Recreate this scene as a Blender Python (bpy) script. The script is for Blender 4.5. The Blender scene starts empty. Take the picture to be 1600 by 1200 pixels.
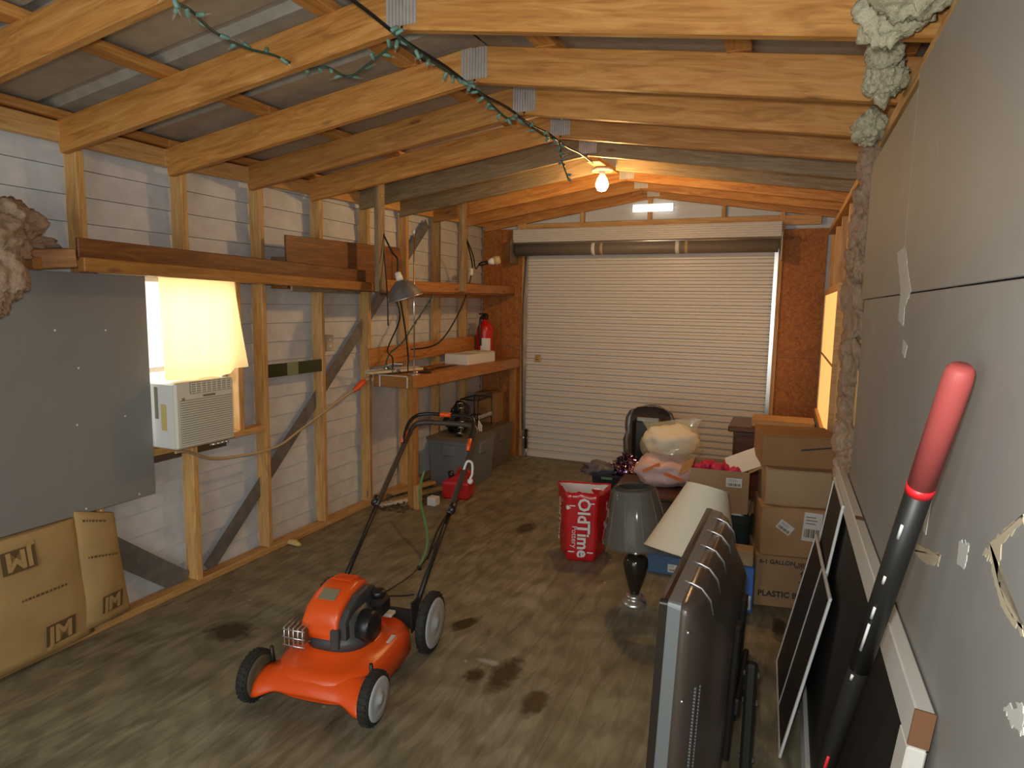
import bpy, math, random
from mathutils import Vector, Matrix, noise
random.seed(7)
PI = math.pi
scene = bpy.context.scene
C = scene.collection

# ------------------------------------------------------------------ camera
FPX, YAW, PIT, ROL, CH = 1016.1, .3965, .1193, .0165, 1.667
_c, _s = math.cos(YAW), math.sin(YAW)
FW = Vector((-_s*math.cos(PIT), _c*math.cos(PIT), -math.sin(PIT)))
_R = Vector((_c, _s, 0)); _U = _R.cross(FW)
RT = _R*math.cos(ROL) + _U*math.sin(ROL); UP = -_R*math.sin(ROL) + _U*math.cos(ROL)
CAM = Vector((0, 0, CH))
cam = bpy.data.cameras.new('camera'); cam.sensor_width = 36; cam.lens = FPX*36/1600; cam.clip_start = .05
camo = bpy.data.objects.new('camera', cam); C.objects.link(camo)
camo.matrix_world = Matrix(((RT.x, UP.x, -FW.x, 0), (RT.y, UP.y, -FW.y, 0), (RT.z, UP.z, -FW.z, CH), (0, 0, 0, 1)))
scene.camera = camo
def ray(u, v): return FW + RT*((u-800)/FPX) + UP*((600-v)/FPX)
def onZ(u, v, z=0): d = ray(u, v); return CAM + d*((z-CH)/d.z)
def onX(u, v, x): d = ray(u, v); return CAM + d*(x/d.x)
def onY(u, v, y): d = ray(u, v); return CAM + d*(y/d.y)

# ------------------------------------------------------------------ light
vs = scene.view_settings
vs.view_transform = 'Standard'; vs.look = 'None'; vs.gamma = 1; vs.use_curve_mapping = False
vs.exposure = -0.06
w = bpy.data.worlds.new('sky'); scene.world = w; w.use_nodes = True
w.node_tree.nodes['Background'].inputs[0].default_value = (.92, 1, .98, 1)
w.node_tree.nodes['Background'].inputs[1].default_value = 1.5
def area(name, loc, direction, sx, sy, power, color, spread=PI):
    l = bpy.data.lights.new(name, 'AREA'); l.shape = 'RECTANGLE'; l.size = sx; l.size_y = sy
    l.energy = power; l.color = color; l.spread = spread
    o = bpy.data.objects.new(name, l); C.objects.link(o); o.location = loc
    o.rotation_euler = Vector(direction).to_track_quat('-Z', 'Y').to_euler(); return o
# fill lamp added at an assumed doorway behind; daylight at the left window
area('doorway_fill', (-1.3, -1.5, 1.35), (0, 1, .02), 2.3, 1.9, 36, (.96, 1, .93))
area('window_daylight', (-3.75, 2.65, 1.65), (1, 0, -.12), .9, .9, 19, (1, .94, .80), 2.2)
# the camera's own flash
fl = bpy.data.lights.new('camera_flash', 'AREA'); fl.size = .05; fl.energy = 27; fl.color = (1, 1, .94)
flo = bpy.data.objects.new('camera_flash', fl); C.objects.link(flo); flo.location = (-.03, .0, CH+.07)
flo.rotation_euler = (FW).to_track_quat('-Z', 'Y').to_euler()

# ------------------------------------------------------------------ materials
def mat(name, col, rough=.6, metal=0, spec=.5):
    m = bpy.data.materials.new(name); m.use_nodes = True
    b = m.node_tree.nodes['Principled BSDF']
    b.inputs['Base Color'].default_value = (*col, 1); b.inputs['Roughness'].default_value = rough
    b.inputs['Metallic'].default_value = metal; b.inputs['Specular IOR Level'].default_value = spec
    return m
def nd(m, t, **k):
    n = m.node_tree.nodes.new(t)
    for a, v in k.items(): setattr(n, a, v)
    return n
def lk(m, a, b): m.node_tree.links.new(a, b)
def bsdf(m): return m.node_tree.nodes['Principled BSDF']
def coords(m, scale, rnd=True):
    tc = nd(m, 'ShaderNodeTexCoord'); mp = nd(m, 'ShaderNodeMapping'); mp.inputs['Scale'].default_value = scale
    lk(m, tc.outputs['Object'], mp.inputs['Vector'])
    if rnd:
        oi = nd(m, 'ShaderNodeObjectInfo'); mu = nd(m, 'ShaderNodeVectorMath', operation='SCALE')
        cb = nd(m, 'ShaderNodeCombineXYZ')
        for i in range(3): lk(m, oi.outputs['Random'], cb.inputs[i])
        lk(m, cb.outputs[0], mu.inputs[0]); mu.inputs['Scale'].default_value = 37.
        lk(m, mu.outputs[0], mp.inputs['Location'])
    return mp.outputs['Vector']
def ramp(m, fac, stops):
    r = nd(m, 'ShaderNodeValToRGB')
    while len(r.color_ramp.elements) < len(stops): r.color_ramp.elements.new(.5)
    for e, (p, c) in zip(r.color_ramp.elements, stops): e.position = p; e.color = (*c, 1)
    lk(m, fac, r.inputs[0]); return r.outputs[0]
def mix(m, a, b, fac, typ='MIX'):
    x = nd(m, 'ShaderNodeMix', data_type='RGBA', blend_type=typ)
    for sock, v in ((x.inputs[6], a), (x.inputs[7], b)):
        if hasattr(v, 'links'): lk(m, v, sock)
        else: sock.default_value = (*v, 1)
    if hasattr(fac, 'links'): lk(m, fac, x.inputs[0])
    else: x.inputs[0].default_value = fac
    return x.outputs[2]
def bump(m, h, s, d=.01):
    b = nd(m, 'ShaderNodeBump'); b.inputs['Strength'].default_value = s; b.inputs['Distance'].default_value = d
    lk(m, h, b.inputs['Height']); lk(m, b.outputs[0], bsdf(m).inputs['Normal'])
def ntex(m, vec, scale, detail=4, rough=.55, dist=0):
    n = nd(m, 'ShaderNodeTexNoise'); n.inputs['Scale'].default_value = scale; n.inputs['Detail'].default_value = detail
    n.inputs['Roughness'].default_value = rough; n.inputs['Distortion'].default_value = dist
    lk(m, vec, n.inputs['Vector']); return n.outputs['Fac']

def wood(name, a, b, c, rough=.55, knots=True, vary=.16):
    """boards are modelled with their length along local X"""
    m = mat(name, b, rough)
    v = coords(m, (1., 9., 9.))
    g = ntex(m, v, 3.2, 5, .6, 1.4)
    col = ramp(m, g, [(.3, a), (.5, b), (.7, c)])
    v2 = coords(m, (2.5, 60., 60.)); g2 = ntex(m, v2, 2., 3)
    col = mix(m, col, ramp(m, g2, [(.35, (.72, .66, .58)), (.65, (1, 1, 1))]), .5, 'MULTIPLY')
    if knots:
        v3 = coords(m, (2.2, 7., 7.)); vo = nd(m, 'ShaderNodeTexVoronoi'); vo.inputs['Scale'].default_value = 1.0
        lk(m, v3, vo.inputs['Vector'])
        k = ramp(m, vo.outputs['Distance'], [(.0, (.85,)*3), (.05, (.75,)*3), (.11, (0, 0, 0))])
        col = mix(m, col, (.16, .06, .015), k)
    oi = nd(m, 'ShaderNodeObjectInfo')
    hv = nd(m, 'ShaderNodeHueSaturation')
    mr = nd(m, 'ShaderNodeMapRange'); mr.inputs['To Min'].default_value = 1-vary; mr.inputs['To Max'].default_value = 1+vary
    lk(m, oi.outputs['Random'], mr.inputs['Value']); lk(m, mr.outputs[0], hv.inputs['Value'])
    lk(m, col, hv.inputs['Color']); lk(m, hv.outputs[0], bsdf(m).inputs['Base Color'])
    bump(m, g2, .12, .004); return m

M = {}
M['pine'] = wood('pine_lumber', (.36, .145, .028), (.53, .235, .055), (.62, .32, .095))
M['stud'] = wood('stud_lumber', (.44, .23, .07), (.60, .34, .12), (.68, .43, .18))
M['greywood'] = wood('weathered_lumber', (.19, .135, .07), (.27, .20, .11), (.36, .28, .16))
M['darkwood'] = wood('stained_plank', (.10, .033, .008), (.17, .06, .014), (.24, .095, .025), .5, False)
M['bench'] = wood('bench_lumber', (.30, .115, .022), (.42, .18, .04), (.50, .24, .065), .5)
M['brownfurn'] = wood('brown_veneer', (.05, .018, .006), (.085, .03, .009), (.12, .045, .014), .35, False)

def siding():
    m = mat('white_siding', (.63, .66, .69), .5)
    v = coords(m, (.6, 4, 4)); n = ntex(m, v, 2.2, 4)
    lk(m, ramp(m, n, [(.3, (.54, .57, .60)), (.7, (.68, .70, .73))]), bsdf(m).inputs['Base Color']); return m
M['siding'] = siding()
def osb():
    m = mat('strand_board', (.4, .2, .06), .65)
    v = coords(m, (1, 1, 1)); vo = nd(m, 'ShaderNodeTexVoronoi'); vo.inputs['Scale'].default_value = 55
    nz = nd(m, 'ShaderNodeTexNoise'); nz.inputs['Scale'].default_value = 9; lk(m, v, nz.inputs['Vector'])
    lk(m, mix(m, v, nz.outputs['Color'], .25), vo.inputs['Vector'])
    sp = nd(m, 'ShaderNodeSeparateColor'); lk(m, vo.outputs['Color'], sp.inputs[0])
    lk(m, ramp(m, sp.outputs[0], [(.0, (.27, .085, .013)), (.5, (.36, .125, .021)), (1, (.43, .17, .035))]), bsdf(m).inputs['Base Color'])
    bump(m, sp.outputs[1], .15, .003); return m
M['osb'] = osb()
def plyfloor():
    m = mat('worn_plywood', (.15, .12, .08), .55)
    v = coords(m, (6, 1.1, 1), False)
    g = ntex(m, v, 2.6, 6, .6, 1.1)
    col = ramp(m, g, [(.28, (.145, .120, .076)), (.5, (.245, .218, .150)), (.72, (.35, .32, .235))])
    v2 = coords(m, (1, 1, 1), False); n2 = ntex(m, v2, 1.1, 5, .6)
    col = mix(m, col, ramp(m, n2, [(.3, (.5, .48, .44)), (.65, (1.05, 1.05, 1.02))]), .8, 'MULTIPLY')
    wv = nd(m, 'ShaderNodeTexWave', wave_type='RINGS'); wv.inputs['Scale'].default_value = 2.4; wv.inputs['Distortion'].default_value = 9
    wv.inputs['Detail'].default_value = 3; wv.inputs['Detail Scale'].default_value = .8
    v4 = coords(m, (2.2, .55, 1), False); lk(m, v4, wv.inputs['Vector'])
    col = mix(m, col, ramp(m, wv.outputs['Fac'], [(.2, (.72, .70, .66)), (.6, (1, 1, 1))]), .65, 'MULTIPLY')
    # scattered pale paint flecks
    vo = nd(m, 'ShaderNodeTexVoronoi'); vo.inputs['Scale'].default_value = 5.5; lk(m, v2, vo.inputs['Vector'])
    col = mix(m, col, (.45, .42, .36), ramp(m, vo.outputs['Distance'], [(0, (1, 1, 1)), (.035, (.8, .8, .8)), (.06, (0, 0, 0))]))
    lk(m, col, bsdf(m).inputs['Base Color'])
    r = ramp(m, n2, [(.3, (.42,)*3), (.7, (.62,)*3)]); lk(m, r, bsdf(m).inputs['Roughness'])
    bump(m, g, .1, .003); return m
M['floor'] = plyfloor()
M['sheath'] = mat('brown_sheathing', (.14, .085, .05), .8)
def blot(name, col, rough, top):
    m = mat(name, col, rough); tc = nd(m, 'ShaderNodeTexCoord')
    sb = nd(m, 'ShaderNodeVectorMath', operation='SUBTRACT'); sb.inputs[1].default_value = (.5, .5, .5); lk(m, tc.outputs['Generated'], sb.inputs[0])
    ml = nd(m, 'ShaderNodeVectorMath', operation='MULTIPLY'); ml.inputs[1].default_value = (1, 1, 0); lk(m, sb.outputs[0], ml.inputs[0])
    ln = nd(m, 'ShaderNodeVectorMath', operation='LENGTH'); lk(m, ml.outputs[0], ln.inputs[0])
    n = ntex(m, coords(m, (1, 1, 1), False), 22, 5, .6)
    ad = nd(m, 'ShaderNodeMath', operation='MULTIPLY_ADD'); lk(m, n, ad.inputs[0]); ad.inputs[1].default_value = .42; lk(m, ln.outputs['Value'], ad.inputs[2])
    lk(m, ramp(m, ad.outputs[0], [(.36, (top,)*3), (.64, (0, 0, 0))]), bsdf(m).inputs['Alpha']); return m
M['stain'] = blot('oil_stain', (.050, .032, .014), .45, .85)
M['paintpatch'] = blot('pale_paint_spill', (.44, .39, .32), .7, .9)
M['sheath'] = mat('brown_sheathing', (.14, .085, .05), .8)
def drywall(name, a, b, sp=True):
    m = mat(name, a, .6); v = coords(m, (1, 1, 1), False)
    n = ntex(m, v, 1.6, 6, .65); col = ramp(m, n, [(.3, a), (.7, b)])
    if sp:
        n2 = ntex(m, coords(m, (1, 2.2, .9), False), 3.4, 7, .7, .8)
        col = mix(m, col, (.52, .51, .49), ramp(m, n2, [(.66, (0, 0, 0)), (.74, (.55,)*3)]))
    lk(m, col, bsdf(m).inputs['Base Color']); return m
M['drywall'] = drywall('grey_drywall', (.235, .23, .225), (.29, .285, .275))
M['drywall2'] = drywall('grey_board', (.215, .21, .20), (.24, .235, .225), False)
M['spackle'] = mat('white_spackle', (.52, .51, .49), .8)
M['tornpaper'] = mat('torn_paper_face', (.46, .40, .29), .85)
def galv(name, a, b, rough, metal=.85):
    m = mat(name, a, rough, metal); v = coords(m, (1, 1, 1)); n = ntex(m, v, 14, 4)
    lk(m, ramp(m, n, [(.3, a), (.7, b)]), bsdf(m).inputs['Base Color']); return m
M['roof'] = galv('roof_sheet_metal', (.36, .33, .275), (.46, .43, .37), .45, .35)
M['galv'] = galv('galvanised_plate', (.50, .51, .52), (.66, .67, .68), .45, .6)
M['strap'] = galv('steel_strap', (.17, .17, .17), (.26, .26, .26), .45, .5)
M['doormetal'] = mat('painted_door_steel', (.64, .61, .57), .38)
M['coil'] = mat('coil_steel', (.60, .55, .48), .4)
M['darkcoil'] = mat('dark_drum_steel', (.20, .17, .135), .5)  # dark brown steel of the door drum and left axle bracket
M['steel'] = mat('bright_steel', (.66, .66, .65), .3, .9)
M['chrome'] = mat('chrome', (.8, .8, .8), .12, 1)
M['brass'] = mat('brass', (.55, .42, .16), .35, .8)
M['black'] = mat('black_plastic', (.012, .012, .013), .35)
M['blackrub'] = mat('black_rubber', (.02, .019, .017), .8)
M['blackmetal'] = mat('black_metal', (.022, .021, .020), .45, .3)
M['gloss'] = mat('gloss_black', (.022, .016, .012), .12)
M['tvback'] = mat('tv_back_plastic', (.075, .056, .046), .27)
M['tvedge'] = mat('tv_edge_silver', (.24, .26, .27), .3, .4)
M['white'] = mat('white_plastic', (.72, .72, .70), .4)
M['hub'] = mat('grey_wheel_hub', (.50, .52, .54), .45)
M['olive'] = mat('dirty_wheel_hub', (.10, .09, .05), .8)
M['cream'] = mat('ac_cream_plastic', (.68, .66, .56), .45)
M['acdark'] = mat('ac_louver_grey', (.33, .32, .27), .6)
M['orange'] = mat('orange_deck_paint', (.78, .085, .008), .3)
M['orangepl'] = mat('orange_plastic', (.80, .095, .010), .33)
M['engine'] = mat('engine_grey', (.055, .055, .058), .45)
M['label'] = mat('paper_label', (.66, .66, .64), .6)
M['labelgrey'] = mat('grey_label', (.22, .19, .13), .5)
M['ink'] = mat('dark_ink', (.045, .036, .03), .7)
M['brownink'] = mat('brown_ink', (.115, .072, .028), .8)
M['red'] = mat('red_plastic', (.50, .012, .012), .35)
M['redbag'] = mat('red_bag_film', (.52, .012, .018), .22)
M['redgrip'] = mat('worn_red_grip', (.42, .075, .07), .6)
M['redtape'] = mat('red_tape', (.75, .02, .03), .4)
M['greenwire'] = mat('green_light_cord', (.035, .075, .055), .5)
M['greenlt'] = mat('teal_light_socket', (.14, .26, .21), .45)
M['hose'] = mat('green_stake', (.12, .27, .13), .5)
M['tote'] = mat('grey_tote_plastic', (.16, .17, .185), .4)
M['totelid'] = mat('brown_grey_lid', (.13, .11, .08), .45)
M['greentote'] = mat('dark_green_tote', (.018, .032, .026), .3)
M['navy'] = mat('dark_navy_tub', (.018, .020, .035), .4)
M['blue'] = mat('blue_carton', (.055, .16, .50), .5)
M['bluedark'] = mat('blue_print_carton', (.06, .13, .24), .5)
M['shade'] = mat('cream_lampshade', (.70, .63, .50), .7)
M['tan'] = mat('tan_cord', (.48, .36, .20), .6)
M['plugorange'] = mat('orange_plug', (.78, .10, .03), .4)
M['pillow'] = mat('cream_pillow', (.70, .63, .50), .9)
M['pinkbag'] = mat('pink_bag_film', (.62, .43, .42), .45)
M['orangeprint'] = mat('orange_print', (.70, .16, .03), .5)
M['pink'] = mat('pink_tissue', (.60, .02, .10), .6)
M['greyfab'] = mat('grey_purple_film', (.12, .11, .14), .4)
M['screenframe'] = mat('white_aluminium', (.62, .62, .63), .4)
M['doorpaint'] = mat('chipped_white_paint', (.58, .56, .52), .6)
M['rust'] = mat('bare_rusty_wood', (.16, .07, .03), .8)
M['beige'] = mat('beige_outlet', (.55, .47, .32), .5)
M['mirror'] = mat('green_glass_strip', (.05, .06, .025), .12, .3)
M['mirror2'] = mat('pale_green_glass_strip', (.22, .25, .13), .2)
M['debris'] = mat('leaf_litter', (.10, .065, .03), .9)
M['yellowpaper'] = mat('yellow_scrap', (.60, .46, .18), .8)
M['whitewood'] = mat('white_painted_board', (.62, .55, .42), .6)
def cardboard(name, a):
    m = mat(name, a, .8); v = coords(m, (1, 1, 1)); n = ntex(m, v, 5, 4)
    lk(m, ramp(m, n, [(.3, tuple(q*.86 for q in a)), (.7, tuple(q*1.08 for q in a))]), bsdf(m).inputs['Base Color']); return m
M['card'] = cardboard('cardboard', (.36, .225, .115)); M['card2'] = cardboard('tan_cardboard', (.40, .24, .115))
M['card3'] = cardboard('dark_cardboard', (.29, .155, .06)); M['card4'] = cardboard('pale_cardboard', (.38, .27, .15))
M['kraft'] = cardboard('kraft_paper', (.44, .285, .115))
def fluffy(name, a, b):
    m = mat(name, a, 1., 0, .1); v = coords(m, (1, 1, 1)); n = ntex(m, v, 9, 8, .7)
    lk(m, ramp(m, n, [(.3, a), (.7, b)]), bsdf(m).inputs['Base Color']); bump(m, ntex(m, v, 22, 8, .75), 1., .03); return m
M['pinkins'] = fluffy('pink_glass_wool', (.48, .31, .20), (.66, .48, .35))
M['creamins'] = fluffy('cream_glass_wool', (.70, .62, .40), (.86, .80, .60))
def mesh_screen():
    m = mat('dark_insect_mesh', (.016, .013, .011), .55); b = bsdf(m); b.inputs['Alpha'].default_value = .93; return m
M['mesh'] = mesh_screen()
def curtain():
    m = mat('yellow_curtain', (.80, .62, .34), .9)
    t = nd(m, 'ShaderNodeBsdfTranslucent'); t.inputs[0].default_value = (.94, .70, .34, 1)
    x = nd(m, 'ShaderNodeMixShader'); x.inputs[0].default_value = .62
    lk(m, bsdf(m).outputs[0], x.inputs[1]); lk(m, t.outputs[0], x.inputs[2])
    lk(m, x.outputs[0], m.node_tree.nodes['Material Output'].inputs[0]); return m
M['curtain'] = curtain()
def clear(name, col, alpha, rough=.08):
    m = mat(name, col, rough); b = bsdf(m); b.inputs['Alpha'].default_value = alpha; b.inputs['Specular IOR Level'].default_value = .9; return m
M['film'] = clear('clear_plastic_wrap', (.5, .5, .48), .10, .10)
M['bagfilm'] = clear('clear_bag_film', (.75, .66, .42), .28, .12)
M['glass'] = clear('window_glass', (.9, .93, .95), .12, .03)
M['shadedark'] = mat('grey_fabric_shade', (.055, .048, .038), .6)
def emis(name, col, st):
    m = mat(name, col); b = bsdf(m); b.inputs['Emission Color'].default_value = (*col, 1); b.inputs['Emission Strength'].default_value = st; return m
M['bulblit'] = emis('lit_bulb_glass', (1, .72, .25), 14)
M['outside'] = emis('bright_daylight_beyond', (1, .97, .88), 2.2)
M['amberlit'] = emis('amber_daylight_blind', (1, .55, .17), .95)
M['glarelit'] = emis('painted_glare', (1, .97, .85), 1.3)  # glow standing in for a bright reflection, no light source of its own
def glitter():
    m = mat('purple_tinsel', (.2, .1, .2), .15, .9); v = coords(m, (1, 1, 1)); vo = nd(m, 'ShaderNodeTexVoronoi'); vo.inputs['Scale'].default_value = 60
    lk(m, v, vo.inputs['Vector']); sp = nd(m, 'ShaderNodeSeparateColor'); lk(m, vo.outputs['Color'], sp.inputs[0])
    lk(m, ramp(m, sp.outputs[0], [(0, (.03, .01, .05)), (.6, (.16, .05, .2)), (1, (.8, .7, .85))]), bsdf(m).inputs['Base Color']); return m
M['glitter'] = glitter()

# ------------------------------------------------------------------ mesh helpers
class MB:
    def __init__(s): s.v = []; s.f = []; s.sm = []
    def add(s, vs, fs, smooth=False):
        n = len(s.v); s.v += [tuple(q) for q in vs]; s.f += [tuple(i+n for i in f) for f in fs]; s.sm += [smooth]*len(fs); return s
    def box(s, a, b, m=None):
        """box between corners a and b, bevel-free, optional matrix"""
        vs = [Vector((x, y, z)) for x in (a[0], b[0]) for y in (a[1], b[1]) for z in (a[2], b[2])]
        if m is not None: vs = [m @ q for q in vs]
        return s.add(vs, [(0, 1, 3, 2), (4, 6, 7, 5), (0, 4, 5, 1), (2, 3, 7, 6), (0, 2, 6, 4), (1, 5, 7, 3)])
    def bbox(s, a, b, r, m=None):
        """box with chamfered edges"""
        a = Vector(a); b = Vector(b); c = (a+b)/2; h = (b-a)/2; r = min(r, .49*min(h)*2)
        vs = []; idx = {}
        for sx in (-1, 1):
            for sy in (-1, 1):
                for sz in (-1, 1):
                    for ax in range(3):
                        q = [sx*(h.x-r), sy*(h.y-r), sz*(h.z-r)]; q[ax] = (sx, sy, sz)[ax]*h[ax]
                        idx[(sx, sy, sz, ax)] = len(vs); p = c+Vector(q); vs.append(m @ p if m is not None else p)
        fs = []
        for ax in range(3):
            o = [i for i in range(3) if i != ax]
            for sg in (-1, 1):
                ring = []
                for p, q in ((-1, -1), (1, -1), (1, 1), (-1, 1)):
                    k = [0, 0, 0]; k[ax] = sg; k[o[0]] = p; k[o[1]] = q; ring.append(idx[(*k, ax)])
                flip = (sg < 0) != (ax == 1)
                fs.append(tuple(reversed(ring)) if flip else tuple(ring))
            # edges along axis ax
            for p in (-1, 1):
                for q in (-1, 1):
                    k = [0, 0, 0]; k[o[0]] = p; k[o[1]] = q
                    k0 = list(k); k0[ax] = -1; k1 = list(k); k1[ax] = 1
                    ring = (idx[(*k0, o[0])], idx[(*k1, o[0])], idx[(*k1, o[1])], idx[(*k0, o[1])])
                    flip = (p*q > 0) != (ax == 1)
                    fs.append(ring if not flip else tuple(reversed(ring)))
        for sx in (-1, 1):
            for sy in (-1, 1):
                for sz in (-1, 1):
                    t = tuple(idx[(sx, sy, sz, k)] for k in range(3)); fs.append(t if sx*sy*sz > 0 else tuple(reversed(t)))
        return s.add(vs, fs)
    def tube(s, pts, r, n=8, closed=False, caps=True):
        pts = [Vector(p) for p in pts]; rs = r if isinstance(r, (list, tuple)) else [r]*len(pts)
        vs = []; prev = None
        for i, p in enumerate(pts):
            t = (pts[min(i+1, len(pts)-1)]-pts[max(i-1, 0)])
            if closed: t = pts[(i+1) % len(pts)]-pts[i-1]
            t.normalize()
            if prev is None: a = t.orthogonal().normalized()
            else: a = (prev - t*prev.dot(t)).normalized()
            prev = a; b = t.cross(a)
            vs += [p + (a*math.cos(2*PI*k/n) + b*math.sin(2*PI*k/n))*rs[i] for k in range(n)]
        fs = []; L = len(pts)
        for i in range(L if closed else L-1):
            j = (i+1) % L
            for k in range(n): fs.append((i*n+k, i*n+(k+1) % n, j*n+(k+1) % n, j*n+k))
        if caps and not closed: fs += [tuple(range(n-1, -1, -1)), tuple((L-1)*n+k for k in range(n))]
        return s.add(vs, fs, True)
    def lathe(s, prof, n=24, m=None, caps=True, wob=None):
        vs = []
        for i, (r, z) in enumerate(prof):
            for k in range(n):
                a = 2*PI*k/n; rr = r*(wob(a, z) if wob else 1); p = Vector((rr*math.cos(a), rr*math.sin(a), z)); vs.append(m @ p if m is not None else p)
        fs = [(i*n+k, i*n+(k+1) % n, (i+1)*n+(k+1) % n, (i+1)*n+k) for i in range(len(prof)-1) for k in range(n)]
        if caps: fs += [tuple(range(n-1, -1, -1)), tuple((len(prof)-1)*n+k for k in range(n))]
        return s.add(vs, fs, True)
    def loft(s, rings, caps=True, smooth=True):
        n = len(rings[0]); vs = [p for r in rings for p in r]
        fs = [(i*n+k, i*n+(k+1) % n, (i+1)*n+(k+1) % n, (i+1)*n+k) for i in range(len(rings)-1) for k in range(n)]
        if caps: fs += [tuple(range(n-1, -1, -1)), tuple((len(rings)-1)*n+k for k in range(n))]
        return s.add(vs, fs, smooth)
    def prism(s, poly, d):
        """polygon (3-D points) extruded by vector d"""
        poly = [Vector(p) for p in poly]; d = Vector(d); n = len(poly)
        return s.add(poly+[p+d for p in poly], [tuple(range(n-1, -1, -1)), tuple(range(n, 2*n))]+[(k, (k+1) % n, n+(k+1) % n, n+k) for k in range(n)])
    def sheet(s, grid, smooth=True):
        """grid: rows of points"""
        r = len(grid); c = len(grid[0])
        return s.add([p for g in grid for p in g], [(i*c+k, i*c+k+1, (i+1)*c+k+1, (i+1)*c+k) for i in range(r-1) for k in range(c-1)], smooth)
    def build(s, name, m, parent=None, loc=None, rot=None):
        me = bpy.data.meshes.new(name); me.from_pydata(s.v, [], s.f)
        me.polygons.foreach_set('use_smooth', s.sm); me.update()
        o = bpy.data.objects.new(name, me); C.objects.link(o)
        me.materials.append(M[m] if isinstance(m, str) else m)
        if parent is not None: o.parent = parent
        if loc is not None: o.location = loc
        if rot is not None: o.rotation_euler = rot
        return o
def tag(o, label, cat, group=None):
    o['label'] = label; o['category'] = cat
    if group: o['group'] = group
    return o
def thing(name, label, cat, loc=(0, 0, 0), rz=0, group=None):
    o = bpy.data.objects.new(name, None); C.objects.link(o); o.location = loc; o.rotation_euler = (0, 0, rz); o.empty_display_size = .1
    return tag(o, label, cat, group)
def struct(o): o['kind'] = 'structure'; return o
def solidify(o, t, off=-1):
    md = o.modifiers.new('thickness', 'SOLIDIFY'); md.thickness = t; md.offset = off; return o
def link_copy(o, parent=None, loc=None, rot=None):
    c = o.copy(); C.objects.link(c)
    if parent is not None: c.parent = parent
    if loc is not None: c.location = loc
    if rot is not None: c.rotation_euler = rot
    return c
def board(name, p0, p1, wid, th, m, parent=None, wdir=(0, 0, 1)):
    """lumber from p0 to p1 (centre line); wid along wdir, th along the third axis; length is local X"""
    p0 = Vector(p0); p1 = Vector(p1); L = (p1-p0).length; X = (p1-p0)/L
    W = Vector(wdir); W = (W - X*W.dot(X)).normalized(); T = W.cross(X)
    r = .0035
    b = MB().bbox((-L/2, -th/2, -wid/2), (L/2, th/2, wid/2), r)
    o = b.build(name, m, parent)
    mm = Matrix((X, T, W)).transposed().to_4x4(); mm.translation = (p0+p1)/2
    o.matrix_local = mm; return o
def text_mesh(name, body, size, m, parent, mtx, align='CENTER', bold=0, thick=.0006):
    cu = bpy.data.curves.new(name, 'FONT'); cu.body = body; cu.size = size; cu.align_x = align; cu.align_y = 'CENTER'
    cu.extrude = thick; cu.offset = bold; cu.resolution_u = 2
    t = bpy.data.objects.new(name, cu); C.objects.link(t); bpy.context.view_layer.update()
    me = bpy.data.meshes.new_from_object(t.evaluated_get(bpy.context.evaluated_depsgraph_get()))
    bpy.data.objects.remove(t); bpy.data.curves.remove(cu)
    me.materials.clear(); me.materials.append(M[m]); me.name = name
    o = bpy.data.objects.new(name, me); C.objects.link(o); o.parent = parent; o.matrix_local = mtx; return o
def frame3(o, x, y):
    """matrix with origin o, local x and y axes"""
    x = Vector(x).normalized(); y = Vector(y); y = (y-x*y.dot(x)).normalized(); z = x.cross(y)
    mm = Matrix((x, y, z)).transposed().to_4x4(); mm.translation = Vector(o); return mm
def smooth_path(pts, n=8):
    pts = [Vector(p) for p in pts]; out = []
    for i in range(len(pts)-1):
        p0 = pts[max(i-1, 0)]; p1 = pts[i]; p2 = pts[i+1]; p3 = pts[min(i+2, len(pts)-1)]
        for k in range(n):
            t = k/n; out.append(.5*((2*p1)+(p2-p0)*t+(2*p0-5*p1+4*p2-p3)*t*t+(3*p1-p0-3*p2+p3)*t**3))
    out.append(pts[-1]); return out
def blob(c, s, seed=0, amp=.25, fr=2.2, sub=4, flat=None, fuzz=0):
    import bmesh
    bm = bmesh.new(); bmesh.ops.create_icosphere(bm, subdivisions=sub, radius=1)
    out = []
    for v in bm.verts:
        p = v.co.copy(); k = 1+amp*noise.fractal(p*fr+Vector((seed*7.3, seed*3.1, 0)), 1, 2, 4)+(fuzz*noise.fractal(p*11+Vector((seed, 0, 5)), .7, 2.2, 4) if fuzz else 0)
        q = Vector((p.x*s[0]*k, p.y*s[1]*k, p.z*s[2]*k))+Vector(c)
        if flat is not None: q.z = max(q.z, flat)
        out.append(q)
    fs = [tuple(v.index for v in f.verts) for f in bm.faces]; bm.verts.index_update(); bm.free()
    mb = MB(); mb.add(out, fs, True); return mb
#=== STRUCTURE
XL, XW, XR, XO, YB, YF = -3.09, -3.18, .30, .39, 6.70, -1.7   # stud face, siding, right stud face, right siding, back, front
S = .573; S0 = 2.699
def lift(y): return .035*max(0, y-2.6)
XRID = -1.295
def zr(x, y):   # rafter underside
    t = abs(x-XRID)/1.845; return 2.615-.28*t+lift(y)

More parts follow.
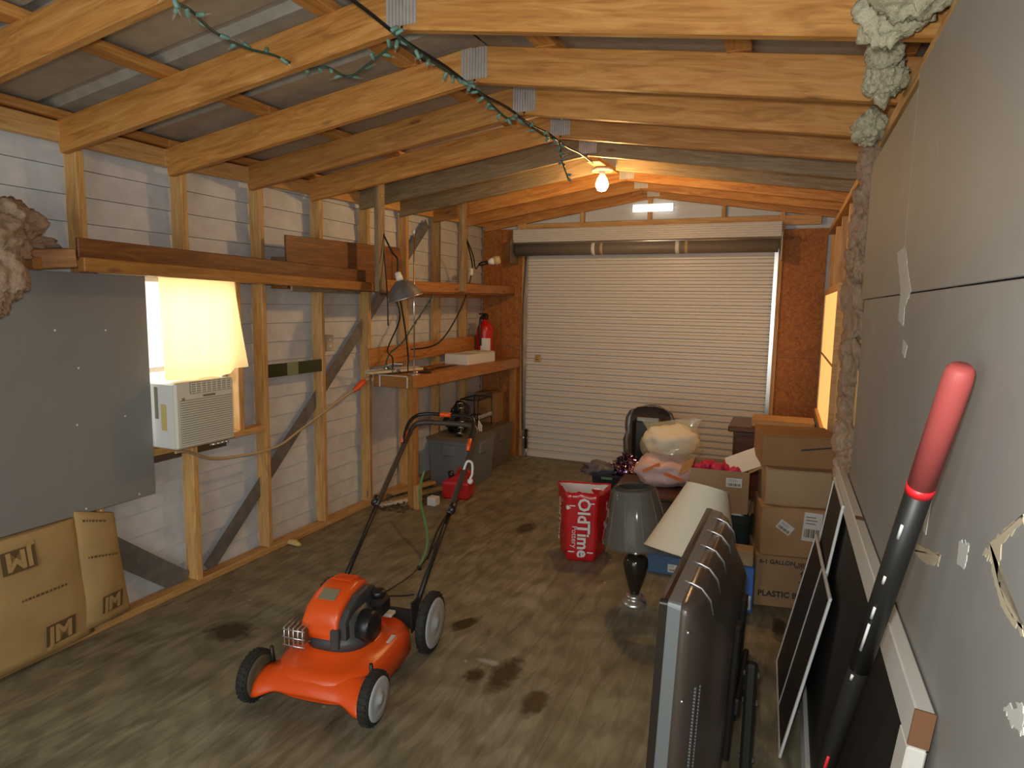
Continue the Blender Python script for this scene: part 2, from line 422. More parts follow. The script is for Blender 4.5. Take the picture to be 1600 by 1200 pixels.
# ---- floor
fl_ = MB().box((XW-.1, YF, -.08), (XO+.1, YB+.1, -.02)).build('floor', 'floor'); struct(fl_)
xs = [XW-.05, -1.98, -.76, XO+.05]
for i in range(3):
    y = YF + (-.6 if i % 2 else 0)
    while y < YB:
        a = max(y, YF); b = min(y+2.44, YB+.05)
        if b-a > .05:
            MB().bbox((xs[i]+.0003, a+.0004, -.02), (xs[i+1]-.0003, b-.0004, 0), .0004).build('plywood_sheet', 'floor', fl_)
        y += 2.44
def stain(u, v, rx, ry, rz, m, seed, nm='floor_stain'):
    c = onZ(u, v); pts = []
    for k in range(28):
        a = 2*PI*k/28; q = 1+.28*noise.noise(Vector((math.cos(a)*1.3, math.sin(a)*1.3, seed)))
        x, y = 1.5*rx*q*math.cos(a), 1.5*ry*q*math.sin(a)
        pts.append((c.x+x*math.cos(rz)-y*math.sin(rz), c.y+x*math.sin(rz)+y*math.cos(rz), .0008))
    MB().add(pts, [tuple(range(28))]).build(nm, m, fl_)
for i, (u, v, rx, ry, rz, m) in enumerate([(362, 988, .12, .075, .3, 'stain'), (787, 1055, .055, .15, -.1, 'stain'), (741, 1055, .04, .055, 0, 'stain'),
        (835, 1095, .045, .10, -.2, 'stain'), (766, 1035, .07, .022, .2, 'paintpatch'), (725, 975, .03, .10, -.5, 'stain'), (820, 825, .07, .10, .1, 'stain'), (1218, 985, .03, .12, 0, 'stain')]):
    stain(u, v, rx, ry, rz, m, i*3.7)

# ---- left wall
zt = lambda y: 2.40+lift(y)
WY0, WY1, WZ0, WZ1 = 2.20, 3.02, .87, 1.80          # window opening
wl = MB()
for a, b in (((XW-.10, YF, -.02), (XW-.03, YB+.1, WZ0)), ((XW-.10, YF, WZ1), (XW-.03, YB+.1, 2.48)), ((XW-.10, YF, WZ0), (XW-.03, WY0, WZ1)), ((XW-.10, WY1, WZ0), (XW-.03, YB+.1, WZ1))): wl.box(a, b)
wl.prism([(XW-.10, YF, 2.47), (XW-.10, YB+.1, 2.47), (XW-.10, YB+.1, 2.645), (XW-.10, 2.6, 2.502), (XW-.10, YF, 2.502)], (.07, 0, 0))
wl = struct(wl.build('wall_left', 'sheath'))
P = .127
def lap(y0, y1, z, parent, x0, sg, along='y'):
    """one lapped siding course, thicker at its lower edge"""
    pr = [(0, .0025), (.014*sg, .0025), (.014*sg, .009), (.004*sg, P), (0, P)]
    if along == 'y': b = MB().prism([(x0+p[0], y0, z+p[1]) for p in pr], (0, y1-y0, 0))
    else: b = MB().prism([(y0, x0+p[0], z+p[1]) for p in pr], (y1-y0, 0, 0))
    return b.build('siding_board', 'siding', parent)
k = 0
z = 0.
while z < 2.62:
    segs = [(YF, YB)] if (z+P < WZ0 or z > WZ1) else [(YF, WY0), (WY1, YB)]
    for a, b in segs: lap(a, b, z, wl, XW-.03, 1)
    z += P
board('bottom_plate', (XL-.045, YF, .019), (XL-.045, YB, .019), .038, .089, 'stud', wl)
for a, b in ((YF, 2.6), (2.6, YB)):
    board('top_plate', (XW+.025, a, 2.43+lift(a)), (XW+.025, b, 2.43+lift(b)), .09, .05, 'stud', wl)
studs = [S0+S*k-.019 for k in range(-7, 7)]
for i, y in enumerate(studs):
    k = i-7
    zt_ = zr(XL-.045, y)+.02
    if k == 0:
        board('stud', (XL-.045, y, .038), (XL-.045, y, WZ0-.038), .089, .038, 'stud', wl, (1, 0, 0))
        board('stud', (XL-.045, y, WZ1+.04), (XL-.045, y, zt_), .089, .038, 'stud', wl, (1, 0, 0))
    else: board('stud', (XL-.045, y, .038), (XL-.045, y, zt_), .089, .038, 'stud', wl, (1, 0, 0))
board('window_sill_plate', (XL-.045, studs[6]+.02, WZ0-.019), (XL-.045, studs[8]-.02, WZ0-.019), .038, .089, 'stud', wl)
board('window_header', (XL-.045, studs[6]+.02, WZ1+.02), (XL-.045, studs[8]-.02, WZ1+.02), .038, .089, 'stud', wl)
board('window_jack', (XL-.045, WY1+.019, WZ0), (XL-.045, WY1+.019, WZ1), .089, .038, 'stud', wl, (1, 0, 0))
# metal bracing straps between studs and siding
def strap(p0, p1, wid): return board('metal_strap', p0, p1, wid, .003, 'strap', wl, (0, 1, 1) if p1[2] < p0[2] else (0, -1, 1))
strap((-3.155, 2.79, .05), (-3.155, 5.42, 2.42), .10)
strap((-3.155, 1.75, .75), (-3.155, 2.62, .03), .13)
# grey board nailed over the studs, and its nail heads
dp = MB().bbox((XL, YF+.1, .635), (XL+.013, 2.405, 1.79), .002).build('drywall_panel', 'drywall2', wl)
for (u, v) in ((86, 516), (165, 516), (123, 575), (196, 650), (121, 664), (135, 795), (218, 772), (158, 798)):
    p = onX(u, v, XL+.014); MB().lathe([(.006, 0), (.005, .0015)], 8, frame3(p, (0, 1, 0), (0, 0, 1))).build('nail_head', 'label', dp)
# left window
win1 = struct(MB().box((XW-.05, WY0, WZ0), (XW-.04, WY1, WZ1)).build('window_1', 'glass'))
for a, b in (((XW-.06, WY0, WZ0), (XW-.01, WY0+.035, WZ1)), ((XW-.06, WY1-.035, WZ0), (XW-.01, WY1, WZ1)), ((XW-.06, WY0, WZ1-.035), (XW-.01, WY1, WZ1)), ((XW-.06, WY0, WZ0), (XW-.01, WY1, WZ0+.035)), ((XW-.055, WY0, 1.27), (XW-.015, WY1, 1.30))):
    MB().bbox(a, b, .004).build('window_frame', 'white', win1)

# ---- back wall with the roll-up door
DX0, DX1, DZ = -2.652, -.112, 2.26
wb = MB()
for a, b in (((XW-.1, YB+.03, -.02), (DX0, YB+.1, 2.9)), ((DX1, YB+.03, -.02), (XO+.1, YB+.1, 2.9)), ((DX0, YB+.03, DZ), (DX1, YB+.1, 2.9))): wb.box(a, b)
wb = struct(wb.build('wall_back', 'siding'))
z = 2.30
while z < 2.8: lap(XW, XO, z, wb, YB+.03, -1, 'x'); z += P
for a, b in (((XW+.0, YB-.012, .0), (-2.95, YB, 2.5)), ((-2.947, YB-.012, 0), (DX0-.04, YB, 1.22)), ((-2.947, YB-.012, 1.223), (DX0-.04, YB, 2.5)), ((DX1+.04, YB-.012, 0), (XO-.09, YB, 1.22)), ((DX1+.04, YB-.012, 1.223), (XO-.09, YB, 2.42))):
    MB().bbox(a, b, .002).build('strand_board_panel', 'osb', wb)
for x in (-2.67, DX1+.02): board('door_jamb', (x, YB-.02, 0), (x, YB-.02, 2.62), .04, .05, 'stud', wb, (1, 0, 0))
board('door_header', (DX0-.1, YB-.02, 2.50), (DX1+.35, YB-.02, 2.50), .09, .04, 'stud', wb)
for x in (-2.03, -1.33, -.62): board('gable_stud', (x, YB-.01, 2.54), (x, YB-.01, zr(x, YB)+.02), .04, .06, 'stud', wb, (1, 0, 0))
MB().bbox((-1.50, YB-.045, 2.625), (-1.10, YB-.035, 2.70), .003).build('gable_glare_strip', 'glarelit', wb)  # glowing strip added to paint in the bright reflection on the gable
door = MB(); rows = []
zc = 0.; n = 34; ph = 2.30/n
for i in range(n):
    for t, d in ((0, 0), (.12, .0), (.28, .022), (.72, .022), (.88, 0)): rows.append((zc+(i+t)*ph, d))
rows.append((2.30, 0))
door.sheet([[(DX0-.012, YB-d+.01, z), (DX1+.012, YB-d+.01, z)] for z, d in rows], False)
door.box((DX0-.02, YB+.012, -.02), (DX1+.02, YB+.028, 2.3))
door = struct(door.build('door_1', 'doormetal'))
hd = []
for i in range(7):
    for t, d in ((0, 0), (.15, 0), (.35, .014), (.65, .014), (.85, 0)): hd.append((2.335+(i+t)*.021, d))
hb = MB().sheet([[(DX0-.10, YB-.16-d, z), (DX1+.02, YB-.16-d, z)] for z, d in hd], False)
hb.box((DX0-.10, YB-.155, 2.335), (DX1+.02, YB-.03, 2.475)); hb.build('header_panel', 'doormetal', door)
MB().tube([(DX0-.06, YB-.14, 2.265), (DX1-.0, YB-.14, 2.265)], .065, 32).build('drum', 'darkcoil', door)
for x in (-1.86, -1.02):
    MB().tube([(x-.018, YB-.14, 2.265), (x+.018, YB-.14, 2.265)], .068, 32).build('drum_strap', 'white', door)
    MB().tube([(x+.07, YB-.14, 2.265), (x+.10, YB-.14, 2.265)], .067, 32).build('drum_strap', 'tan', door)
MB().tube([(DX0-.14, YB-.175, 2.325), (DX1+.12, YB-.175, 2.325)], .013, 10).build('axle', 'steel', door)
MB().bbox((DX1+.025, YB-.24, 2.12), (DX1+.032, YB-.02, 2.37), .002).build('axle_bracket', 'galv', door)
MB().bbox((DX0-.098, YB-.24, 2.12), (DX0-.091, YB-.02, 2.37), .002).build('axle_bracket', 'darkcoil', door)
for x, s in ((DX0, -1), (DX1, 1)):
    g = MB(); g.box((x-.03, YB-.045, 0), (x+.03, YB-.040, 2.24)); g.box((x+s*.026, YB-.04, 0), (x+s*.03, YB+.0, 2.24)); g.build('guide_track', 'steel', door)
MB().bbox((DX0+.02, YB-.03, 0), (DX1-.02, YB-.004, .06), .004).build('bottom_bar', 'doormetal', door)
lt = MB().bbox((-2.53, YB-.02, 1.06), (-2.46, YB-.006, 1.14), .004).build('latch_plate', 'brass', door)
MB().tube([(-2.495, YB-.02, 1.1), (-2.495, YB-.045, 1.1)], .014, 12).build('latch_knob', 'brass', lt)
MB().tube(smooth_path([(DX0+.01, YB-.06, 2.2), (DX0-.015, YB-.06, 1.6), (DX0-.01, YB-.06, .9), (DX0+.005, YB-.06, .3)]), .006, 6).build('pull_rope', 'black', door)
cb = MB().bbox((-2.60, YB-.12, .1), (-2.57, YB-.08, .32), .008).build('chain_lock', 'blackmetal', door)
MB().tube([(-2.7, YB-.1, .22), (-2.56, YB-.1, .22)], .012, 8).build('lock_bolt', 'steel', cb)
MB().tube([(-2.585, YB-.1, .12), (-2.58, YB-.1, .015)], .008, 8).build('chain_end', 'steel', cb)

# ---- right wall: drywall on the near half, bare framing beyond
VY0, VY1, VZ0, VZ1 = 4.70, 6.25, .82, 1.80
wr = MB()
for a, b in (((XO, YF, -.02), (XO+.07, YB+.1, VZ0)), ((XO, YF, VZ1), (XO+.07, YB+.1, 2.42)), ((XO, YF, VZ0), (XO+.07, VY0, VZ1)), ((XO, VY1, VZ0), (XO+.07, YB+.1, VZ1))): wr.box(a, b)
wr.prism([(XO, YF, 2.41), (XO, YB+.1, 2.41), (XO, YB+.1, 2.685), (XO, 2.6, 2.535), (XO, YF, 2.535)], (.07, 0, 0))
wr = struct(wr.build('wall_right', 'osb'))
for i, y in enumerate(studs):
    if 4.8 < y < 6.1:
        board('stud', (XR+.045, y, .038), (XR+.045, y, VZ0-.04), .089, .038, 'stud', wr, (1, 0, 0)); board('stud', (XR+.045, y, VZ1+.04), (XR+.045, y, 2.30), .089, .038, 'stud', wr, (1, 0, 0))
    else: board('stud', (XR+.045, y, .038), (XR+.045, y, 2.30), .089, .038, 'stud', wr, (1, 0, 0))
board('bottom_plate', (XR+.045, YF, .019), (XR+.045, YB, .019), .038, .089, 'stud', wr)
board('top_plate', (XR+.045, YF, 2.32), (XR+.045, YB, 2.38), .04, .089, 'stud', wr)
board('window_sill_plate', (XR+.045, VY0-.04, VZ0-.02), (XR+.045, VY1+.04, VZ0-.02), .038, .089, 'stud', wr)
board('window_header', (XR+.045, VY0-.04, VZ1+.02), (XR+.045, VY1+.04, VZ1+.02), .038, .089, 'stud', wr)
for a, b in (((XR-.013, YF, .0), (XR, .72, 1.715)), ((XR-.013, .723, 0), (XR, 3.02, 1.715)), ((XR-.013, YF, 1.718), (XR, 2.10, 2.31)), ((XR-.013, 2.103, 1.718), (XR, 3.14, 2.27))):
    MB().bbox(a, b, .0015).build('drywall_sheet', 'drywall', wr)
def smear(pix, nm, m, seed, jag=.012, th=.0012):
    """ragged patch on the right drywall; pix outline in photo pixels"""
    pts = []
    n = len(pix)
    for i in range(n):
        a = onX(*pix[i], XR-.0131); b = onX(*pix[(i+1) % n], XR-.0131)
        for t in range(8):
            p = a.lerp(b, t/8); q = Vector((0, noise.noise(Vector((i*5.7+t*.9, seed, 0))), noise.noise(Vector((i*5.7+t*.9, 9+seed, 0)))))*jag
            pts.append(Vector((p.x, p.y+q.y, p.z+q.z)))
    return MB().prism(pts, (-th, 0, 0)).build(nm, m, wr)
smear([(1402, 395), (1415, 385), (1420, 430), (1424, 455), (1414, 480), (1412, 510), (1404, 500), (1408, 450)], 'spackle_smear', 'spackle', 1)
smear([(1412, 530), (1418, 540), (1414, 560), (1410, 550)], 'spackle_smear', 'spackle', 2, .004)
smear([(1434, 850), (1470, 868), (1466, 885), (1444, 880), (1430, 862)], 'spackle_smear', 'tornpaper', 3, .01)
smear([(1535, 868), (1560, 835), (1600, 805), (1600, 815), (1566, 850), (1560, 900), (1575, 950), (1600, 985), (1600, 995), (1568, 955), (1552, 900), (1550, 872)], 'torn_paper_edge', 'tornpaper', 5, .012)
smear([(1570, 1105), (1600, 1100), (1600, 1150), (1580, 1130)], 'spackle_smear', 'spackle', 6, .012)
smear([(1500, 845), (1515, 850), (1508, 890), (1496, 880)], 'spackle_smear', 'spackle', 8, .008)
smear([(1452, 770), (1458, 772), (1447, 835), (1443, 830)], 'spackle_smear', 'spackle', 9, .003)
win2 = struct(MB().box((XR-.004, VY0, VZ0), (XR+.002, VY1, VZ1)).build('window_2', 'amberlit'))
for a, b in (((XR-.012, VY0-.05, VZ0-.05), (XO+.02, VY0, VZ1+.05)), ((XR-.012, VY1, VZ0-.05), (XO+.02, VY1+.05, VZ1+.05)), ((XR-.012, VY0, VZ1), (XO+.02, VY1, VZ1+.05)), ((XR-.03, VY0-.05, VZ0-.05), (XO+.02, VY1, VZ0)), ((XR-.010, VY0, 1.30), (XR-.004, VY1, 1.32))):
    MB().bbox(a, b, .003).build('window_frame', 'stud', win2)

# ---- front wall behind the photographer, around an assumed open doorway
wf = MB()
for a, b in (((XW-.1, YF-.08, -.02), (-2.5, YF, 2.9)), ((-.1, YF-.08, -.02), (XO+.1, YF, 2.9)), ((-2.5, YF-.08, 2.35), (-.1, YF, 2.9))): wf.box(a, b)
struct(wf.build('wall_front', 'drywall2'))

# ---- roof
RT_ = .148                                     # rafter depth
def zroof(x, y): return zr(x, y)+RT_+.04
cl = MB()
for x0, x1 in ((XW-.3, XRID), (XRID, XO+.3)):
    ys = (YF-.2, 2.6, YB+.2)
    for a, b in zip(ys, ys[1:]):
        pts = [(x, y, zroof(x, y)+.05+d) for d in (0, .01) for x, y in ((x0, a), (x1, a), (x1, b), (x0, b))]
        cl.add(pts, [(3, 2, 1, 0), (4, 5, 6, 7), (0, 1, 5, 4), (1, 2, 6, 5), (2, 3, 7, 6), (3, 0, 4, 7)])
cl = struct(cl.build('ceiling', 'roof'))
pw = .915
y = YF-.2
while y < YB+.1:
    b = min(y+pw, YB+.2)
    for x0, x1 in ((XW-.3, XRID-.005), (XRID+.005, XO+.3)):
        prof = []; n = 2
        for i in range(n):
            c = y+(i+.5)*(b-y)/n
            prof += [(c-.045, 0), (c-.022, .030), (c+.022, .030), (c+.045, 0)]
        prof = [(y+.001, 0)]+prof+[(b-.001, 0)]
        MB().sheet([[(x0, q, zroof(x0, q)+d+.002) for q, d in prof], [(x1, q, zroof(x1, q)+d+.002) for q, d in prof]], False).build('roof_panel', 'roof', cl)
    y += pw
for x in (XL-.05, -2.45, -1.62, -.97, -.22, XR):
    for a, b in ((YF, 2.6), (2.6, YB+.05)):
        board('purlin', (x, a, zr(x, a)+RT_+.019), (x, b, zr(x, b)+RT_+.019), .089, .038, 'pine', cl, (1, 0, 0))
rys = [s-.04 for s in studs]+[YB-.03]
for y in rys:
    if y < -1.5: continue
    zc = RT_/2
    g = 'greywood' if abs(y-(S0+S*3-.059)) < .02 or abs(y-(S0+S*4-.059)) < .02 else 'pine'
    board('rafter', (XW+.03, y, zr(XW+.03, y)+zc), (XRID-.002, y, zr(XRID, y)+zc), RT_, .038, g, cl)
    board('rafter', (XRID+.002, y, zr(XRID, y)+zc), (XO-.02, y, zr(XO-.02, y)+zc), RT_, .038, g, cl)
    gp = MB(); gx = XRID+.0
    for i in range(9):
        x0 = gx-.062+i*.0138; gp.box((x0, y-.0215, zr(gx, y)+.012), (x0+.011, y-.0195-(i % 2)*.001, zr(gx, y)+RT_-.01))
    gp.build('gusset_plate', 'galv', cl)
board('lamp_mount_board', (XRID, 4.46, zr(XRID, 4.46)-.005), (XRID, 5.0, zr(XRID, 5)-.005), .09, .03, 'pine', cl, (1, 0, 0))
MB().tube(smooth_path([(XRID-.01, yy, zr(XRID, yy)-.012-.012*(i % 2)) for i, yy in enumerate([1.2+.3*k for k in range(12)])], 4), .0065, 6).build('ridge_cable', 'blackmetal', cl)
#=== OBJECTS
# ---- shelves and hanging posts on the left side
sh = thing('wall_shelf', 'long lumber shelf above the air conditioner with a dark plank along its front', 'shelf', (0, 0, 0))
board('front_rail', (-2.86, 1.93, 1.818), (-2.86, 4.12, 1.79), .062, .038, 'bench', sh)
board('plank_edge', (-2.885, 1.93, 1.89), (-2.885, 4.05, 1.865), .088, .02, 'darkwood', sh)
board('shelf_board', (-2.985, 1.93, 1.856), (-2.985, 4.05, 1.835), .19, .018, 'bench', sh, (1, 0, 0))
for y in (1.76, 2.9, 4.0): board('bracket', (XL+.0, y, 1.815), (-2.88, y, 1.812), .05, .038, 'bench', sh)
board('end_block', (-3.0, 1.70, 1.82), (-2.90, 1.93, 1.845), .08, .07, 'bench', sh)
sx = thing('plank_shelf', 'tall dark brown plank box shelf hung in front of the studs', 'shelf', (0, 0, 0))
board('upright_plank', (-2.95, 3.30, 1.935), (-2.95, 4.62, 1.965), .31, .02, 'darkwood', sx)
board('shelf_board', (-3.015, 3.30, 1.765), (-3.015, 4.62, 1.77), .13, .02, 'darkwood', sx, (1, 0, 0))
board('lower_cleat', (-2.93, 3.32, 1.765), (-2.93, 4.05, 1.765), .05, .018, 'greywood', sx)
board('end_cap', (-3.075, 3.31, 1.87), (-2.96, 3.31, 1.87), .17, .018, 'greywood', sx)
hp = thing('shelf_hanger', 'weathered grey two by four hanging from a rafter beside the clamp lamp', 'post', (0, 0, 0))
board('post', (-2.76, 4.06, 1.755), (-2.76, 4.06, 2.55), .085, .038, 'greywood', hp, (0, 1, 0))
for z in (2.36, 2.44): MB().lathe([(.007, 0), (.005, .003)], 8, frame3((-2.74, 4.06, z), (0, 1, 0), (0, 0, 1))).build('nail_head', 'steel', hp)
hp2 = thing('shelf_hanger', 'brown two by four hanging near the roll-up door above the long bench shelf', 'post', (0, 0, 0))
board('post', (-2.76, 5.38, 1.79), (-2.76, 5.38, 2.62), .085, .038, 'greywood', hp2, (0, 1, 0))
MB().lathe([(.007, 0), (.005, .003)], 8, frame3((-2.74, 5.38, 2.5), (0, 1, 0), (0, 0, 1))).build('nail_head', 'steel', hp2)
s2 = thing('bench_shelf', 'long wooden shelf over the workbench running to the back wall', 'shelf', (0, 0, 0))
board('front_rail', (-2.785, 4.12, 1.805), (-2.785, 6.66, 1.84), .085, .02, 'bench', s2)
board('shelf_board', (-2.945, 4.64, 1.775), (-2.945, 6.66, 1.80), .29, .02, 'bench', s2, (1, 0, 0))
board('cleat', (-3.075, 4.64, 1.745), (-3.075, 6.66, 1.77), .04, .03, 'bench', s2)
board('lower_rail', (-2.80, 4.12, 1.755), (-2.80, 6.66, 1.787), .015, .05, 'darkwood', s2)
# things lying on the bench shelf
tag(MB().bbox((-2.93, 5.7, 1.80), (-2.83, 5.95, 1.88), .015).build('red_case', 'red'), 'small red case lying on the bench shelf', 'case')
tag(board('wood_offcut', (-2.92, 4.75, 1.80), (-2.86, 5.35, 1.81), .06, .03, 'bench'), 'short wooden offcut lying on the bench shelf', 'offcut')

# ---- workbench
BZ = 1.10
wb_ = thing('workbench', 'narrow wooden workbench built against the studs', 'workbench', (0, 0, 0))
board('bench_top', (-2.90, 4.44, BZ-.01), (-2.90, 6.66, BZ-.01), .37, .02, 'bench', wb_, (1, 0, 0))
board('front_apron', (-2.70, 4.43, BZ-.05), (-2.70, 6.66, BZ-.05), .10, .03, 'bench', wb_)
board('end_apron', (-3.085, 4.45, BZ-.055), (-2.72, 4.45, BZ-.055), .09, .03, 'bench', wb_)
board('back_board', (-3.072, 4.35, 1.235), (-3.072, 6.66, 1.28), .15, .02, 'bench', wb_)
board('leg', (-2.745, 4.49, 0), (-2.745, 4.49, BZ-.02), .075, .05, 'bench', wb_, (1, 0, 0))
board('leg', (-2.745, 6.6, 0), (-2.745, 6.6, BZ-.02), .075, .05, 'bench', wb_, (1, 0, 0))
board('foot_block', (-2.70, 4.49, 0), (-2.70, 4.49, .20), .05, .06, 'stud', wb_, (1, 0, 0))
for x in (-3.02, -2.76): board('trim_strip', (x, 4.428, BZ-.10), (x, 4.428, BZ-.01), .012, .006, 'white', wb_, (1, 0, 0))
board('trim_strip', (-3.03, 4.428, BZ-.006), (-2.76, 4.428, BZ-.006), .008, .008, 'white', wb_)

pl = thing('painted_plank', 'short white painted board jutting out over the bench end', 'board', (0, 0, 0))
board('plank', (-3.045, 4.30, BZ+.02), (-2.86, 4.80, BZ+.025), .085, .02, 'whitewood', pl, (1, -.35, 0))
board('edge_strip', (-3.085, 4.32, BZ+.034), (-2.90, 4.82, BZ+.039), .006, .006, 'white', pl)

def carton(name, label, m, c, sx, sy, sz, rz=0, tape=None, group=None, flapgap=True, cat='box'):
    """closed carton: body and four top flaps with a seam; c = centre of base"""
    t = thing(name, label, cat, c, rz, group)
    MB().bbox((-sx/2, -sy/2, 0), (sx/2, sy/2, sz-.004), .004).build('body', m, t)
    for s in (-1, 1):
        MB().bbox((-sx/2+.001, min(s*.001, s*sy/2), sz-.004), (sx/2-.001, max(s*.001, s*sy/2), sz), .0015).build('flap', m, t)
    if tape: MB().box((-sx/2-.0006, -.024, sz-.06), (sx/2+.0006, .024, sz+.0006)).build('packing_tape', tape, t)
    return t
def front_label(t, x0, x1, z0, z1, y, m='label', rot=0, bars=True, nm='shipping_label'):
    cx, cz = (x0+x1)/2, (z0+z1)/2; w2, h2 = (x1-x0)/2, (z1-z0)/2
    mm = Matrix.Translation((cx, y, cz)) @ Matrix.Rotation(rot, 4, 'Y')
    o = MB().box((-w2, -.001, -h2), (w2, 0, h2), mm).build(nm, m, t)
    if bars:
        b = MB(); n = 9
        for i in range(n):
            a = -w2*.8+i*w2*1.6/n; b.box((a, -.0018, -h2*.75), (a+w2*.09*(1+(i*7 % 3)*.5), -.0011, -h2*.15), mm)
        b.build('bar_print', 'labelgrey', o)
        b = MB()
        for i in range(3): b.box((-w2*.8, -.0018, h2*(.2+.22*i)), (w2*(.3+.15*(i % 2)), -.0011, h2*(.2+.22*i)+h2*.07), mm)
        b.build('line_print', 'labelgrey', o)
    return o
p = onX(724, 560, -2.86)
bx = carton('flat_box', 'flat white lidded box under the fire extinguisher on the bench', 'label', (-2.88, 5.80, BZ), .26, .56, .10, -.05)
for ch in list(bx.children):
    if ch.name.startswith('body'): ch.data.materials[0] = M['white']
MB().bbox((-.12, .05, .09), (.10, .32, .105), .004).build('loose_sheet', 'shade', bx)
fe = thing('fire_extinguisher', 'small red fire extinguisher standing by the back wall', 'extinguisher', (-2.96, 6.30, BZ), 0); fe.scale = (1.45, 1.45, 1.5)
k = 1.0
MB().lathe([(.055, 0), (.062, .01), (.062, .20), (.058, .225), (.045, .25), (.022, .268), (.018, .285)], 24).build('cylinder', 'red', fe)
MB().sheet([[(.0632*math.cos(a_), .0632*math.sin(a_), z_) for a_ in [math.radians(-95+7*i) for i in range(11)]] for z_ in (.05, .15)]).build('instruction_label', 'label', fe)
vv = MB().bbox((-.02, -.02, .28), (.02, .02, .315), .005).build('valve', 'blackmetal', fe)
MB().bbox((-.012, -.09, .315), (.012, .02, .325), .003).build('lever', 'blackmetal', vv)
MB().tube(smooth_path([(0, -.02, .30), (.0, -.075, .29), (.0, -.085, .22), (.0, -.075, .10)]), .009, 8).build('hose', 'black', fe)
# thin chrome rod with a small base
cr = thing('chrome_stand', 'thin upright chrome rod standing on the bench behind the clamp lamp', 'stand', (-2.752, 4.52, BZ))
MB().lathe([(.05, 0), (.05, .008), (.015, .016), (.008, .03)], 20).build('base', 'steel', cr)
MB().tube([(0, 0, .01), (0, 0, 1.12)], .006, 8).build('rod', 'chrome', cr)
MB().tube([(0, 0, 1.12), (.0, 0, 1.15)], .009, 8).build('tip', 'white', cr)
# small tools on the bench
pr_ = thing('pliers', 'small open pliers lying near the bench corner', 'pliers', (-2.80, 4.66, BZ+.008), .6)
for s in (-1, 1):
    MB().tube(smooth_path([(0, 0, 0), (.05, s*.02, 0), (.11, s*.022, 0)]), .007, 6).build('handle', 'blackmetal', pr_)
MB().tube([(0, 0, 0), (-.05, 0, 0)], [.012, .004], 6).build('jaws', 'steel', pr_)
sw = thing('hand_saw', 'dark hand saw lying flat along the bench', 'saw', (-2.87, 5.0, BZ+.004), PI/2)
MB().prism([(0, -.03, 0), (.48, -.012, 0), (.48, .012, 0), (0, .05, 0)], (0, 0, .003)).build('blade', 'blackmetal', sw)
MB().tube(smooth_path([(0, -.03, .012), (-.06, -.045, .012), (-.11, -.02, .012), (-.10, .05, .012), (-.05, .06, .012), (0, .045, .012)]), .013, 8).build('handle', 'darkwood', sw)
bk = thing('light_bracket', 'silver bulb bracket lying on the white painted board', 'bracket', (-3.0, 4.50, BZ+.033))
MB().lathe([(.024, 0), (.026, .014), (.016, .028), (.004, .033)], 14).build('dome', 'chrome', bk)
MB().tube(smooth_path([(0, 0, .03), (.03, .03, .045), (.09, .10, .04)]), .005, 6).build('arm', 'white', bk)

# ---- clamp lamp hanging over the bench
L0 = onX(625, 438, -2.60)
lm = thing('clamp_lamp', 'grey metal dome lamp hanging tilted over the bench', 'lamp', L0)
tl = Matrix.Rotation(math.radians(-14), 4, 'Y') @ Matrix.Rotation(math.radians(10), 4, 'X')
sd = MB(); pf = [(.025, .0), (.05, -.012), (.085, -.045), (.112, -.09), (.125, -.13), (.128, -.135)]
sd.lathe(pf+[(r-.003, z) for r, z in reversed(pf)], 32, tl, False)
sd = sd.build('shade', M['strap'], lm)
MB().tube([(tl @ Vector((.128*math.cos(a), .128*math.sin(a), -.134))) for a in [2*PI*i/32 for i in range(32)]], .004, 6, True).build('rim', 'steel', sd)
MB().lathe([(.024, -.002), (.026, .02), (.022, .055), (.014, .062)], 16, tl).build('socket', 'white', lm)
MB().lathe([(.016, -.10), (.030, -.07), (.026, -.04), (.012, -.01)], 16, tl).build('bulb', 'white', lm)
top = Vector((-2.75, 4.085, 2.18))-L0
MB().tube(smooth_path([tl @ Vector((0, 0, .06)), (-.02, 0, .15), top*.6+Vector((.02, 0, 0)), top]), .007, 6).build('cord', 'blackmetal', lm)
MB().tube(smooth_path([top, top*.5+Vector((-.06, .0, .0)), (-.09, -.03, -.1), (-.085, -.03, -.33)]), .005, 6).build('cord', 'blackmetal', lm)
e1 = Vector((-2.96, 4.52, BZ+.008))-L0; e2 = Vector((-2.86, 4.60, BZ+.008))-L0
MB().tube(smooth_path([(-.04, 0, -.13), (-.03, .04, -.28), e1*.55+Vector((-.06, -.02, -.12)), e1+Vector((.01, -.01, .12)), e1]), .006, 6).build('cord', 'blackmetal', lm)
MB().tube(smooth_path([(.0, .0, -.13), e2*.4+Vector((.02, 0, -.1)), e2*.75+Vector((.02, 0, -.06)), e2+Vector((0, 0, .08)), e2]), .006, 6).build('cord', 'blackmetal', lm)
